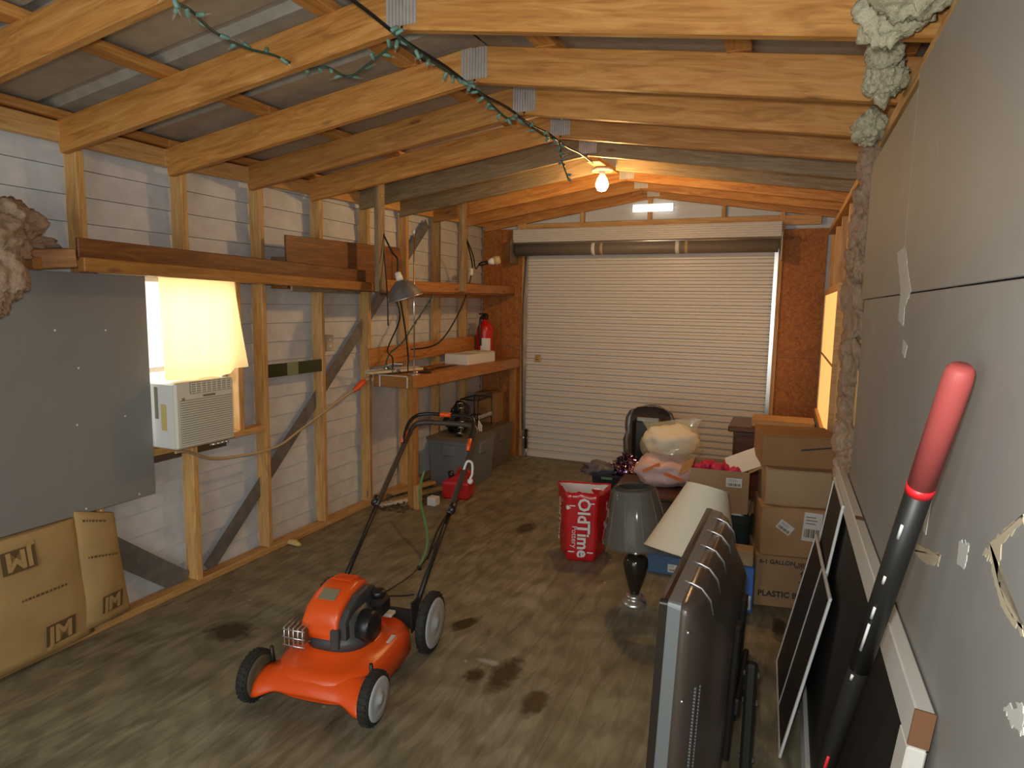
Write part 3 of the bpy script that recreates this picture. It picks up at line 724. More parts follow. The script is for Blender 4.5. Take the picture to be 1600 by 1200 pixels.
# second pendant: bulb on a cord near the door
B0 = onX(762, 410, -2.68)
pb = thing('pendant_socket', 'unlit white bulb in a black socket on a hanging cord near the door', 'lamp', B0)
bm_ = frame3((0, 0, 0), (0, 0, 1), (0, 1, 0)) @ Matrix.Identity(4)
ax = Vector((.75, .55, .25)).normalized(); fr = frame3((0, 0, 0), ax.orthogonal(), ax.cross(ax.orthogonal()))
MB().lathe([(.012, -.09), (.02, -.06), (.02, 0)], 14, fr).build('socket', 'black', pb)
MB().lathe([(.014, 0), (.03, .03), (.038, .06), (.03, .088), (.008, .098)], 18, fr).build('bulb', 'white', pb)
MB().lathe([(.0385, .055), (.045, .085), (.04, .12), (.01, .125)], 18, fr).build('bulb_guard', 'tan', pb)
q = Vector((-2.748, 5.40, 2.30))-B0
MB().tube(smooth_path([tuple(-ax*.09), (-.10, -.06, -.06), q*.5+Vector((-.04, 0, -.05)), q]), .006, 6).build('cord', 'blackmetal', pb)
MB().tube(smooth_path([q, (-.12, -.1, .0), (-.13, -.1, -.15), (-.16, -.25, -.45), (-.22, -.55, -.75), (-.30, -.9, -.80)]), .007, 6).build('cord', 'blackmetal', pb)
MB().bbox((-.14, -.115, -.13), (-.11, -.085, -.06), .006).build('inline_switch', 'white', pb)

# ---- lit bulb on the ridge
bl = onY(950, 285, 4.72)
bz = zr(XRID, 4.72)-.022
lb = thing('ceiling_bulb', 'glowing bare bulb in a white socket under the ridge', 'lamp', (XRID, 4.72, bz))
MB().lathe([(.075, -.022), (.078, -.012), (.06, .0)], 24).build('socket_base', 'white', lb)
MB().lathe([(.02, -.05), (.024, -.022)], 16).build('collar', 'white', lb)
bo = MB().lathe([(.006, -.165), (.03, -.158), (.046, -.13), (.048, -.11), (.036, -.075), (.02, -.05)], 24).build('bulb', 'bulblit', lb)
pl_ = bpy.data.lights.new('bulb_light', 'POINT'); pl_.energy = 40; pl_.color = (1, .58, .22); pl_.shadow_soft_size = .05
po = bpy.data.objects.new('bulb_light', pl_); C.objects.link(po); po.parent = lb; po.location = (0, 0, -.235)

# ---- string lights
def string_lights(name, label, pts, nb, seed, rr=.0045, bl=.035):
    rnd = random.Random(seed)
    t = thing(name, label, 'string lights', (0, 0, 0), 0)
    path = smooth_path(pts, 6)
    MB().tube(path, rr, 6).build('cord', 'greenwire', t)
    sock = MB().lathe([(.004, 0), (.0075, .006), (.007, .024), (.005, .028)], 8); sk = None; bulbm = None
    for i in range(nb):
        j = min(int((i+.5)/nb*(len(path)-1)), len(path)-2); p = path[j]; d = (path[j+1]-path[j]).normalized()
        v = Vector((rnd.uniform(-1, 1), rnd.uniform(-1, 1), rnd.uniform(-1, .5))); v = (v-d*v.dot(d)*.5).normalized()
        m4 = frame3(p, v.orthogonal(), v.cross(v.orthogonal()))
        if sk is None: sk = MB().lathe([(.005, 0), (.008, .006), (.0075, .028), (.005, .032)], 8).build('bulb_socket', 'greenlt', t); o = sk
        else: o = link_copy(sk, t)
        o.matrix_local = m4
        if bulbm is None:
            bulbm = MB().lathe([(.0042, .03), (.0045, .04), (.001, .056)], 6).build('mini_bulb', 'film', o)
        else: link_copy(bulbm, o)
    return t
def rid(y, dx=0, dz=-.02): return (XRID+dx, y, zr(XRID, y)+dz)
ry = rys[6]-.025
def onraf(u, v, y): q = onY(u, v, y); return (q.x, q.y, q.z)
string_lights('string_lights', 'green mini light string looping across the nearest left rafters', [onZ(262, -25, 2.50), onZ(276, 3, 2.50), onZ(300, 18, 2.51), onZ(335, 50, 2.53), onZ(385, 75, 2.55), onZ(430, 87, 2.56), onZ(475, 107, 2.57), onZ(510, 105, 2.575), onZ(545, 120, 2.58), onZ(580, 97, 2.58), onZ(605, 77, 2.585), onZ(627, 58, 2.59)], 22, 3, .005)
string_lights('string_lights', 'green mini light string running back along the ridge', [rid(1.98, 0, -.03), rid(2.2, .02, -.05), rid(2.5, 0, -.03), rid(2.62, 0, -.02), rid(2.9, .02, -.08), rid(3.15, -.02, -.03), rid(3.4, .03, -.06), rid(3.75, .0, -.03), rid(3.85, -.02, -.10), rid(3.95, 0, -.22)], 44, 5, .005)
string_lights('string_lights', 'dark mini light string draped from the bench shelf to the bench top', [(-2.77, 4.86, 1.755), (-2.80, 4.80, 1.66), (-2.84, 4.66, 1.5), (-2.88, 4.55, 1.36), (-2.95, 4.46, 1.26), (-2.97, 4.46, BZ+.06), (-2.9, 4.55, BZ+.015)], 14, 8, .006)

# ---- air conditioner, curtain, cord
ac = thing('window_air_conditioner', 'cream window air conditioner unit poking into the shed', 'air conditioner', (-2.905, 2.605, .882))
MB().bbox((-.26, -.19, .0), (-.015, .19, .352), .008).build('case', 'white', ac)
fc = MB().bbox((-.03, -.195, .002), (0, .195, .357), .01).build('front_panel', 'cream', ac)
g = MB()
for i in range(19):
    z = .025+i*.0125; g.box((-.002, -.165, z), (.005, .175, z+.0065))
g.build('front_grille', 'cream', fc)
MB().box((-.004, -.168, .02), (.0005, .178, .262)).build('grille_recess', 'acdark', fc)
g = MB()
for i in range(5): g.box((-.002, -.10, .295+i*.012), (.004, .178, .301+i*.012))
for i in range(9): g.box((-.003, -.10+i*.034, .293), (.0045, -.095+i*.034, .352))
g.build('air_louver', 'cream', fc)
MB().box((-.003, -.105, .29), (.0008, .18, .354)).build('louver_recess', 'acdark', fc)
MB().box((0, -.02, .268), (.003, .06, .280)).build('name_plate', 'labelgrey', fc)
MB().box((0, -.155, .262), (.003, -.14, .275)).build('square_mark', 'labelgrey', fc)
MB().box((-.115, -.1915, .10), (-.075, -.1905, .24)).build('yellow_label', M['yellowpaper'], ac)
MB().box((-.16, -.1915, .16), (-.135, -.1905, .33)).build('side_label', 'labelgrey', ac)
for i in range(4): MB().tube([(-.01+.0, .02+i*.03, -.008), (.02, .035+i*.03, -.004)], .007, 6).build('loose_screw', 'steel', ac)
cu = MB(); rows = []
for j in range(22):
    t = j/21; row = []
    for i in range(27):
        s = i/26
        y = 2.47+.51*s+.03*t*s*s
        zb = 1.245-.05*math.sin(s*PI)*.3+(.03 if s > .85 else 0)*t
        z = 1.795-(1.795-zb)*t
        x = -3.062+.035*t+.012*math.sin(s*19+t*1.5)*(.4+t)+.02*t*t*math.sin(s*7)
        row.append((x, y-.03*t*(1-s)+.0, z))
    rows.append(row)
tag(cu.sheet(rows).build('curtain', 'curtain'), 'sunlit yellow cloth curtain hung over the window', 'curtain')
pc = thing('power_cord', 'tan extension cord with an orange plug slung along the studs', 'cord', (0, 0, 0))
MB().tube(smooth_path([(-2.96, 2.44, .862), (-2.97, 2.52, .85), (-3.04, 2.80, .745), (-3.04, 3.24, .72), (-3.05, 3.53, .80), (-3.05, 4.0, .965), (-3.05, 4.13, 1.0)]), .0085, 8).build('cord', 'tan', pc)
MB().tube([(-3.05, 4.12, .995), (-3.05, 4.16, 1.015), (-3.05, 4.235, 1.05), (-3.05, 4.26, 1.06)], [.014, .022, .024, .018], 10).build('plug', 'plugorange', pc)
MB().tube([(-3.05, 4.26, 1.06), (-3.05, 4.36, 1.09)], .012, 8).build('plug_end', 'tan', pc)
ou = thing('wall_outlet', 'beige double outlet fixed beside a stud', 'outlet', (-3.17, 3.955, 1.37))
MB().bbox((0, -.04, -.06), (.04, .04, .06), .004).build('box', 'beige', ou)
for z in (-.025, .025): MB().lathe([(.016, 0), (.016, .004)], 14, frame3((.04, 0, z), (0, 1, 0), (0, 0, 1))).build('socket', 'label', ou)
gs = thing('glass_strip', 'narrow green glass strip fixed between two studs', 'glass strip', (0, 0, 0))
for i, (a, b, m) in enumerate(((3.275, 3.45, 'mirror'), (3.452, 3.56, 'mirror2'), (3.562, 3.825, 'mirror'))):
    MB().bbox((-3.10, a, 1.175), (-3.094, b, 1.262), .001).build('pane', m, gs)

# ---- insulation on the left
def wool(name, label, m, lumps, cat='insulation', sub=4):
    mb = MB()
    for i, (c, s, amp) in enumerate(lumps):
        b = blob(c, s, i+len(name)+c[1]*3, amp*.7, 1.7, 5, None, .10); mb.add(b.v, b.f, True)
    o = mb.build(name, m); return tag(o, label, cat)
wool('insulation_batt', 'torn pink insulation batt draped over the shelf end', 'pinkins', [((-2.93, 1.66, 1.97), (.14, .13, .10), .45), ((-2.86, 1.56, 1.90), (.10, .14, .12), .5), ((-2.83, 1.58, 1.77), (.06, .09, .15), .5), ((-2.83, 1.55, 1.68), (.05, .06, .08), .6), ((-2.98, 1.80, 1.90), (.06, .10, .035), .5)])
def kraft(name, label, y0, y1, z0, z1, zt1, seed, bulge, marks):
    """paper-faced batt; marks: ('logo'|'line', y, z, size, flip)"""
    t = thing(name, label, 'insulation', (0, 0, 0), 0, None)
    rows = []; ny, nz = 18, 16
    def surf(s, q):
        z = z0+(z1+(zt1-z1)*s-z0)*q; y = y0+(y1-y0)*s+(.06*(1-q) if s > .9 else 0)
        x = -3.075+bulge*(math.sin(PI*min(1, max(0, s)))**.5)*(.55+.45*math.sin(PI*q))+.008*noise.noise(Vector((y*6, z*6, seed)))
        return Vector((x, y, z))
    for j in range(nz+1): rows.append([surf(i/ny, j/nz) for i in range(ny+1)])
    fr_ = MB().sheet(rows); 
    n = len(fr_.v); back = [(-3.095, v[1], v[2]) for v in fr_.v]; fr_.add(back, [])
    c = ny+1
    ring = [i for i in range(c)]+[j*c+ny for j in range(1, nz+1)]+[nz*c+i for i in range(ny-1, -1, -1)]+[j*c for j in range(nz-1, 0, -1)]
    for a, b in zip(ring, ring[1:]+ring[:1]): fr_.f.append((b, a, a+n, b+n)); fr_.sm.append(False)
    fr_.build('paper_facing', 'kraft', t)
    for kind, s, q, sz, fl in marks:
        p = surf(s, q)+Vector((.004, 0, 0)); dx = (surf(s+.03, q)-surf(s-.03, q)).normalized(); dz = (surf(s, q+.03)-surf(s, q-.03)).normalized()
        mm = frame3(p+Vector((.006, 0, 0)), dx*fl, dz*fl)
        if kind == 'logo':
            # solid block with the letters J and M left open in paper colour
            lo = MB().box((-sz*.72, -sz*.5, -.0005), (sz*.72, sz*.5, .0005)).build('logo_block', 'brownink', t); lo.matrix_local = mm
            text_mesh('logo_letters', 'JM', sz*1.12, 'kraft', lo, Matrix.Translation((-sz*.02, -sz*.06, .0014)), bold=.004)
        else:
            b = MB(); rnd = random.Random(int(s*100+q*37)); x = -sz
            while x < sz:
                wd = rnd.uniform(.006, .016); b.box((x, -.005, 0), (x+wd, .005, .0006)); x += wd+.006
            o = b.build('printed_line', 'brownink', t); o.matrix_local = mm
    return t
kraft('kraft_insulation', 'brown paper faced insulation batt with the largest printed area under the grey board', 1.30, 1.97, .03, .63, .63, 2, .05,
      [('logo', .58, .83, .10, -1), ('logo', .82, .16, .10, 1), ('line', .72, .52, .10, 1)])
kraft('kraft_insulation', 'narrow paper faced insulation batt peeling from the stud beside the metal strap', 1.965, 2.16, .06, .66, .60, 5, .035,
      [('logo', .72, .18, .085, 1), ('line', .5, .62, .07, 1), ('line', .35, .93, .05, 1)])

# ---- under the bench
def tote(name, label, m, lidm, c, sx, sy, sz, rz=0, group=None):
    t = thing(name, label, 'storage bin', c, rz, group)
    rings = []
    def rr(hx, hy, z, r=.04, n=5):
        out = []
        for cx, cy, a0 in ((hx-r, hy-r, 0), (-hx+r, hy-r, PI/2), (-hx+r, -hy+r, PI), (hx-r, -hy+r, 3*PI/2)):
            for i in range(n+1): a = a0+PI/2*i/n; out.append(Vector((cx+r*math.cos(a), cy+r*math.sin(a), z)))
        return out
    MB().loft([rr(sx/2*.88, sy/2*.88, 0), rr(sx/2*.9, sy/2*.9, .02), rr(sx/2*.97, sy/2*.97, sz*.85), rr(sx/2*.97, sy/2*.97, sz*.86), rr(sx/2*1.0, sy/2*1.0, sz*.87), rr(sx/2, sy/2, sz*.93)], True, False).build('bin_body', m, t)
    MB().loft([rr(sx/2*1.03, sy/2*1.03, sz*.93), rr(sx/2*1.03, sy/2*1.03, sz*.97), rr(sx/2*.96, sy/2*.96, sz*.985), rr(sx/2*.94, sy/2*.94, sz*.97), rr(sx/2*.9, sy/2*.9, sz*.97), rr(sx/2*.88, sy/2*.88, sz)], True, False).build('lid', lidm, t)
    for s in (-1, 1):
        MB().bbox((-sx*.14, s*(sy/2*.95)-.015, sz*.62), (sx*.14, s*(sy/2*.95)+.015, sz*.87), .012).build('handle_recess', m, t)
        MB().bbox((s*(sx/2*.95)-.015, -sy*.14, sz*.62), (s*(sx/2*.95)+.015, sy*.14, sz*.87), .012).build('handle_recess', m, t)
    return t
tote('storage_tote', 'large grey plastic storage tote with a brown lid under the workbench', 'tote', 'totelid', (-2.79, 5.45, 0), .46, .58, .46)
tote('storage_tote', 'dark plastic tote under the bench close to the back wall', 'totelid', 'totelid', (-2.87, 6.15, 0), .40, .60, .42)
carton('carton', 'upright cardboard carton against the strand board under the bench', 'card3', (-2.93, 6.36, .42), .25, .20, .32)
gcn = thing('gas_can', 'red plastic gas can with a black cap under the bench', 'gas can', (-2.56, 4.94, 0), .15)
MB().loft([[Vector((x*a, y*b, z)) for x, y in ((-1, -1), (1, -1), (1, 1), (-1, 1))] for a, b, z in ((.10, .08, 0), (.115, .09, .015), (.115, .09, .13), (.11, .085, .15))], True, False).build('tank', 'red', gcn)
MB().loft([[Vector((x, -.085, .15)), Vector((x, .085, .15)), Vector((x, .085, h)), Vector((x, -.085, h))] for x, h in ((-.105, .155), (.02, .215), (.105, .225))], True, False).build('sloped_top', 'red', gcn)
MB().tube([(-.06, 0, .16), (-.075, 0, .225)], .026, 14).build('cap', 'black', gcn)
MB().tube(smooth_path([(-.02, 0, .19), (.01, 0, .245), (.07, 0, .255), (.10, 0, .22)]), .012, 8).build('carry_handle', 'red', gcn)
MB().box((-.116, -.04, .03), (-.1155, .04, .10)).build('warning_label', 'label', gcn)
wr_ = thing('wire_rack', 'black wire rack with scrolled loops standing on the dark tote', 'rack', (-2.90, 5.98, .422))
g = MB()
for y in (-.16, .16): g.tube([(-.1, y, .0), (-.1, y, .30)], .006, 6); g.tube([(.1, y, 0), (.1, y, .30)], .006, 6)
g.build('upright', 'black', wr_)
for z in (.10, .30): MB().tube([(-.1, -.16, z), (.1, -.16, z), (.1, .16, z), (-.1, .16, z)], .006, 6, True).build('shelf_wire', 'black', wr_)
for i in range(9):
    yy = -.15+i*.0375
    MB().tube([(.1, yy+.016*math.cos(a), .325+.024*math.sin(a)) for a in [2*PI*t/12 for t in range(12)]], .004, 5, True).build('scroll_loop', 'black', wr_)
for i in range(9):
    yy = -.15+i*.0375
    MB().tube([(.105, yy+.014*math.cos(a), .125+.02*math.sin(a)) for a in [2*PI*t/12 for t in range(12)]], .004, 5, True).build('scroll_loop', 'steel', wr_)
bkp = wool('black_bag', 'black bag slumped on top of the grey tote', 'black', [((-2.85, 5.48, .565), (.12, .15, .10), .3), ((-2.86, 5.55, .64), (.08, .10, .10), .3)], 'bag', 3)
sp_ = thing('spiral_hose', 'black ribbed hose leaning over the grey tote', 'hose', (0, 0, 0))
pth = smooth_path([(-2.72, 5.26, .47), (-2.74, 5.33, .56), (-2.76, 5.37, .68), (-2.80, 5.42, .75)], 6)
MB().tube(pth, .025, 10).build('tube', 'black', sp_)
for i in range(1, len(pth)-1, 3): MB().tube([pth[i], pth[i]+(pth[i+1]-pth[i])*.4], .029, 10).build('ridge', 'steel', sp_)
tp = thing('folded_papers', 'white folded papers leaning against the black bag', 'papers', (-2.66, 5.55, .462), .3)
for i in range(3): MB().bbox((-.01+i*.014, -.03, 0), (-.002+i*.014, .03, .11-.02*i), .002, Matrix.Rotation(-.5, 4, 'X')).build('sheet', 'label', tp)
# scrap lumber and litter
for i, (p0, p1, m, lb_) in enumerate((((-2.98, 4.52, .02), (-2.78, 5.05, .02), 'greywood', 'weathered scrap board lying flat between bench leg and wall'), ((-3.05, 4.62, .05), (-2.90, 5.1, .05), 'stud', 'pale scrap board lying on top of the weathered scrap'), ((-3.02, 4.40, .012), (-2.83, 4.72, .012), 'whitewood', 'short pale offcut in front of the scrap boards'))):
    tag(board('scrap_board', p0, p1, .07, .025, m, None, (1, 0, 0)), lb_, 'board')
g = MB(); rnd = random.Random(4)
for i in range(260):
    x = rnd.uniform(-3.05, -2.72); y = rnd.gauss(4.75, .22); z = .002+rnd.random()*.02
    y = max(4.35, min(5.1, y))
    a = rnd.uniform(0, 6.3); l = rnd.uniform(.012, .04); d = Vector((math.cos(a), math.sin(a), rnd.uniform(-.1, .4)))*l; e = Vector((-math.sin(a), math.cos(a), rnd.uniform(-.2, .2)))*l*.4
    p = Vector((x, y, z)); g.add([p-d, p+e, p+d, p-e], [(0, 1, 2, 3)])
lt_ = g.build('leaf_litter', 'debris'); tag(lt_, 'dry brown leaf litter scattered under the bench end', 'litter'); lt_['kind'] = 'stuff'
mb = blob((0, 0, .012), (.07, .03, .02), 3, .5, 3, 2, .001); tag(mb.build('paper_scrap', 'yellowpaper', None, (-3.06, 3.43, 0)), 'crumpled yellow paper scrap by the bottom plate', 'scrap')
tag(MB().bbox((-2.68, 4.60, 0), (-2.60, 4.68, .07), .004).build('small_carton', 'label'), 'little white carton beside the red gas can', 'box')

# green stake leaning and a thin black cable
a = onZ(655, 890); b = onX(613, 757, -2.62)
gh = thing('green_stake', 'thin green garden stake leaning towards the bench', 'stake', (0, 0, 0))
MB().tube(smooth_path([(a.x, a.y, .012), (a.x-.09, a.y+.26, .10), (-2.42, 4.05, .27), (-2.50, 4.25, .40)]), .010, 8).build('rod', 'hose', gh)
MB().lathe([(.014, 0), (.016, .012), (.010, .024)], 10, Matrix.Translation((a.x, a.y, 0))).build('end_cap', 'blackrub', gh)
cbk = [onZ(668, 872, .01), onZ(666, 830, .06), onZ(668, 800, .12), onZ(690, 770, .12)]
tag(MB().tube(smooth_path([(cbk[0].x, cbk[0].y, .008), (-2.19, 3.85, .02), (-2.30, 4.15, .03), (-2.42, 4.55, .03), (-2.48, 4.78, .02)]), .007, 6).build('black_cable', 'blackrub'), 'thin black cable trailing across the floor to the gas can', 'cable')
# ---- lawn mower (front towards -Y)
mw = thing('lawn_mower', 'orange push lawn mower with a black folding handle', 'lawn mower', (-1.735, 2.27, 0), math.radians(7))
def sup(hx, hy, z, e=3.2, n=40, cy=0., nose=0.):
    out = []
    for i in range(n):
        a = 2*PI*i/n; c, s = math.cos(a), math.sin(a)
        x = hx*math.copysign(abs(c)**(2/e), c); y = hy*math.copysign(abs(s)**(2/e), s)
        out.append(Vector((x, cy+y, z)))
    return out
dk = MB().loft([sup(.235, .30, .055, 3.4), sup(.24, .305, .06, 3.4), sup(.238, .302, .13, 3.2), sup(.225, .288, .155, 3), sup(.205, .265, .168, 2.8), sup(.17, .20, .178, 2.4), sup(.165, .185, .198, 2.1), sup(.15, .165, .205, 2)], True).build('deck', 'orange', mw)
# front apron that flares out to the front wheels
secs = []
for i in range(25):
    x = -.25+.5*i/24; e = abs(x)/.25
    fl2 = max(0, (e-.55)/.45); fl2 = fl2*fl2*(3-2*fl2)
    zt2 = .163-.012*e-.02*fl2; yf = -.325+.015*e*e-.03*fl2; zb = .085-.035*fl2; yb = -.20
    secs.append([Vector((x, yb, zt2+.006)), Vector((x, yb-.05, zt2+.002)), Vector((x, yf+.045, zt2-.012)), Vector((x, yf+.015, zt2-.035)), Vector((x, yf, zt2-.065)), Vector((x, yf-.002, zb)), Vector((x, yf+.012, zb)), Vector((x, yb, zb+.01))])
MB().loft(secs, True).build('front_apron', 'orange', dk)
MB().bbox((.14, .02, .171), (.20, .09, .174), .001).build('warning_label', 'label', dk)
def wheel(x, y, r, w_, hubm, side):
    mm = frame3((x, y, r), (0, 1, 0), (0, 0, 1))       # axis along local z = +X world
    t = MB().lathe([(r*.72, -w_/2), (r*.94, -w_/2), (r, -w_/2+.012), (r, w_/2-.012), (r*.94, w_/2), (r*.72, w_/2)], 36, mm, True).build('tyre', 'blackrub', mw)
    tr = MB()
    for k in range(26):
        a = 2*PI*k/26
        rm = mm @ Matrix.Rotation(a, 4, 'Z')
        tr.box((r-.003, -.006, -w_/2+.006), (r+.0035, .006, w_/2-.006), rm)
    tr.build('tread_lug', 'blackrub', t)['kind'] = 'stuff'
    h = MB().lathe([(r*.83, -w_/2-.001), (r*.80, -w_/2-.006), (r*.55, -w_/2-.003), (r*.22, -w_/2-.005), (r*.16, -w_/2-.014), (.0005, -w_/2-.015)], 32, mm, False)
    h.lathe([(r*.83, w_/2+.001), (r*.80, w_/2+.006), (r*.55, w_/2+.003), (r*.22, w_/2+.005), (r*.16, w_/2+.014), (.0005, w_/2+.015)], 32, mm, False)
    hh = h.build('wheel_hub', hubm, t)
    MB().tube([(x-side*.06, y, r), (x, y, r)], .008, 8).build('axle', 'steel', mw)
wheel(.275, -.27, .104, .045, 'hub', 1); wheel(-.275, -.27, .104, .045, 'olive', -1)
wheel(.275, .31, .142, .045, 'hub', 1); wheel(-.275, .31, .142, .045, 'olive', -1)
for s in (-1, 1):
    MB().tube([(s*.235, -.20, .10), (s*.235, -.215, .21)], [.012, .008], 6).build('height_lever', 'blackmetal', mw)
    MB().tube([(s*.21, .30, .13), (s*.235, .31, .14)], .01, 6).build('axle_stub', 'steel', mw)
# engine
en = MB().loft([sup(.15, .16, .20, 2.4, 32, -.01), sup(.145, .155, .24, 2.4, 32, -.01), sup(.12, .14, .25, 2.4, 32, -.01), sup(.12, .14, .32, 2.6, 32, -.01), sup(.08, .12, .35, 2.6, 32, -.01)], True).build('engine_block', 'engine', mw)
g = MB()
for i in range(6): g.bbox((-.145, -.145+.0, .215+i*.012), (-.05, -.06, .221+i*.012), .001)
g.build('cooling_fin', 'steel', en)
# arched orange cowl
def arch(y, x0, x1, h, zb):
    return [Vector((x0, y, zb)), Vector((x1, y, zb))]+[Vector(((x0+x1)/2+(x1-x0)/2*math.copysign(abs(math.cos(a_))**.5, math.cos(a_)), y, h-.05+.05*math.sin(a_)**.6)) for a_ in [PI*q_/12 for q_ in range(13)]]
cw = [(-.165, .30, .25), (-.16, .345, .25), (-.13, .385, .255), (-.06, .42, .27), (.03, .435, .29), (.10, .425, .31), (.125, .395, .33)]
cow = MB().loft([arch(y, -.12, .05, h, zb) for y, h, zb in cw], True).build('engine_cowl', 'orangepl', mw)
for i in range(5): MB().bbox((-.085, .015+i*.018, .4365-.0022*i), (.015, .022+i*.018, .4395-.0022*i), .001).build('cowl_slot', 'orangepl', cow)
MB().bbox((-.075, -.105, .398), (.005, -.045, .402), .001, Matrix.Translation((0, 0, .0)) @ Matrix.Translation((0, -.075, .40)) @ Matrix.Rotation(.45, 4, 'X') @ Matrix.Translation((0, .075, -.40)) @ Matrix.Translation((0, 0, .012))).build('maker_plate', 'labelgrey', cow)
MB().loft([arch(y, .046, .085, h, zb) for y, h, zb in [(-.15, .33, .25), (-.11, .37, .25), (-.03, .405, .25), (.06, .41, .27), (.12, .385, .30)]], True, False).build('cowl_side', 'engine', mw)
MB().lathe([(.055, -.03), (.068, -.022), (.068, .03), (.06, .04), (.02, .043)], 24, frame3((.125, -.045, .275), (0, 1, 0), (0, 0, 1))).build('air_filter_cover', 'black', mw)
MB().bbox((.09, .02, .26), (.155, .14, .355), .02).build('fuel_tank', 'black', mw)
MB().lathe([(.03, 0), (.034, .008), (.034, .022), (.028, .028)], 18, Matrix.Translation((.115, .085, .352))).build('fuel_cap', 'black', mw)
MB().bbox((.10, .10, .245), (.17, .15, .262), .004, Matrix.Rotation(.0, 4, 'X')).build('fuel_line_cover', 'whitewood', mw)
mf = MB().bbox((-.17, -.20, .225), (-.085, -.135, .295), .01).build('muffler', 'rust', mw)
g = MB()
for i in range(5): g.tube([(-.172+i*.022, -.212, .21), (-.172+i*.022, -.212, .305), (-.172+i*.022, -.135, .31)], .0035, 5)
for z in (.225, .26, .295): g.tube([(-.18, -.135, z), (-.18, -.213, z), (-.075, -.213, z)], .0035, 5)
g.build('muffler_guard', 'steel', mf)
MB().bbox((.02, -.175, .21), (.06, -.15, .30), .006).build('primer_housing', 'engine', mw)
MB().bbox((-.2, .285, .10), (.2, .325, .19), .01).build('rear_flap', 'blackrub', mw)
# handle
hz, hy = .965, 1.20
for s in (-1, 1):
    MB().bbox((s*.215-.004, .22, .12), (s*.215+.004, .30, .27), .002).build('handle_bracket', 'blackmetal', mw)
    MB().tube([(s*.21, .26, .20), (s*.212, .46, .37), (s*.215, .76, .60)], .0135, 10).build('lower_handle', 'blackmetal', mw)
    MB().tube([(s*.228, .70, .565), (s*.228, .74, .595)], .02, 8).build('clamp_knob', 'black', mw)
up_ = [(-.215, .70, .555), (-.215, .95, .745), (-.213, 1.12, .88), (-.20, 1.175, .925), (-.15, 1.20, .945), (0, 1.205, .948), (.15, 1.20, .945), (.20, 1.175, .925), (.213, 1.12, .88), (.215, .95, .745), (.215, .70, .555)]
M['handlegrey'] = mat('worn_handle_tube', (.075, .06, .05), .5, .4)
MB().tube(smooth_path(up_, 5), .016, 10).build('upper_handle', 'handlegrey', mw)
cbz = [(-.205, 1.02, .845), (-.21, 1.10, .94), (-.19, 1.17, .985), (-.12, 1.20, 1.0), (0, 1.205, 1.0), (.12, 1.20, 1.0), (.185, 1.175, .985), (.20, 1.10, .92), (.205, 1.02, .83)]
ba = MB().tube(smooth_path(cbz, 5), .011, 10).build('brake_bail', 'black', mw)
MB().tube([(-.04, 1.205, 1.0), (.03, 1.206, 1.0)], .0145, 10).build('orange_band', 'orangepl', ba)
MB().tube([(.203, 1.07, .89), (.205, 1.02, .83)], .012, 8).build('orange_sleeve', 'orangepl', ba)
MB().tube([(-.21, 1.08, .915), (-.207, 1.02, .845)], .012, 8).build('orange_sleeve', 'orangepl', ba)
rp = MB().tube(smooth_path([(.215, .93, .74), (.235, .93, .79), (.26, .94, .78), (.262, .94, .72), (.25, .94, .69)]), .007, 8).build('starter_rope', 'label', mw)
blob((.25, .94, .675), (.017, .017, .017), 1, .1, 2, 2).build('rope_knob', 'label', rp)
MB().tube(smooth_path([(.21, .95, .74), (.19, .8, .55), (.16, .5, .36), (.11, .2, .33), (.06, .10, .33)]), .004, 6).build('control_cable', 'black', mw)
MB().tube(smooth_path([(.10, .13, .33), (.17, .22, .30), (.205, .27, .29)]), .004, 6).build('control_cable', 'black', mw)

# ---- red shopping bag
bg = thing('shopping_bag', 'glossy red shopping bag with white lettering standing on the floor', 'bag', (-1.185, 4.10, 0), math.radians(13))
W2, D2, H = .135, .12, .47
def bagring(z, k, seed):
    out = []
    for i in range(40):
        t = i/40*4; sd_ = int(t); f_ = t-sd_
        cs = [(-1, -1), (1, -1), (1, 1), (-1, 1), (-1, -1)]
        x = cs[sd_][0]+(cs[sd_+1][0]-cs[sd_][0])*f_; y = cs[sd_][1]+(cs[sd_+1][1]-cs[sd_][1])*f_
        n_ = noise.noise(Vector((x*2, y*2, z*9+seed)))*.012
        out.append(Vector((x*(W2*k*(1+.26*y)+n_), y*(D2*k+n_), z+(.012*noise.noise(Vector((x*3, y*3, 4))) if z > .4 else 0))))
    return out
zz = [0, .01, .06, .12, .2, .28, .36, .42, H]
kk = [.88, .92, .96, .97, .98, 1.0, 1.03, 1.06, 1.08]
bb = MB().loft([bagring(z, k, 0) for z, k in zip(zz, kk)], False)
n = len(bb.v); bb.f.append(tuple(range(39, -1, -1))); bb.sm.append(False)
bb = bb.build('bag_body', 'redbag', bg); solidify(bb, .003)
inn = MB().loft([[p*Matrix.Identity(3) if False else Vector((p.x*.965, p.y*.965, p.z)) for p in bagring(z, k, 0)] for z, k in ((.30, .97), (H-.01, 1.07))], False).build('white_lining', 'label', bg)
MB().prism([(-.085, -.10, .29), (.085, -.10, .29), (.14, .10, .29), (-.14, .10, .29)], (0, 0, .01)).build('contents', 'red', bg)
tm = frame3((.012, -D2*1.03-.012, .235), (0, .03, -1), (1, 0, 0))
text_mesh('lettering', 'OldTime', .112, 'label', bg, tm, bold=.0028)
text_mesh('lettering', 'Pottery', .05, 'label', bg, frame3((-.045, -D2*1.0-.013, .17), (0, .03, -1), (1, 0, 0)))
g = MB()
for s, t, l in ((-1, .38, .05), (1, .40, .05), (-1, .07, .03), (1, .07, .045)):
    g.box((s*.062-.02, -D2*1.02-.0115, t-.004), (s*.062+.02, -D2*1.02-.0105, t+.004), Matrix.Identity(4))
g.build('lettering_flourish', 'label', bg)
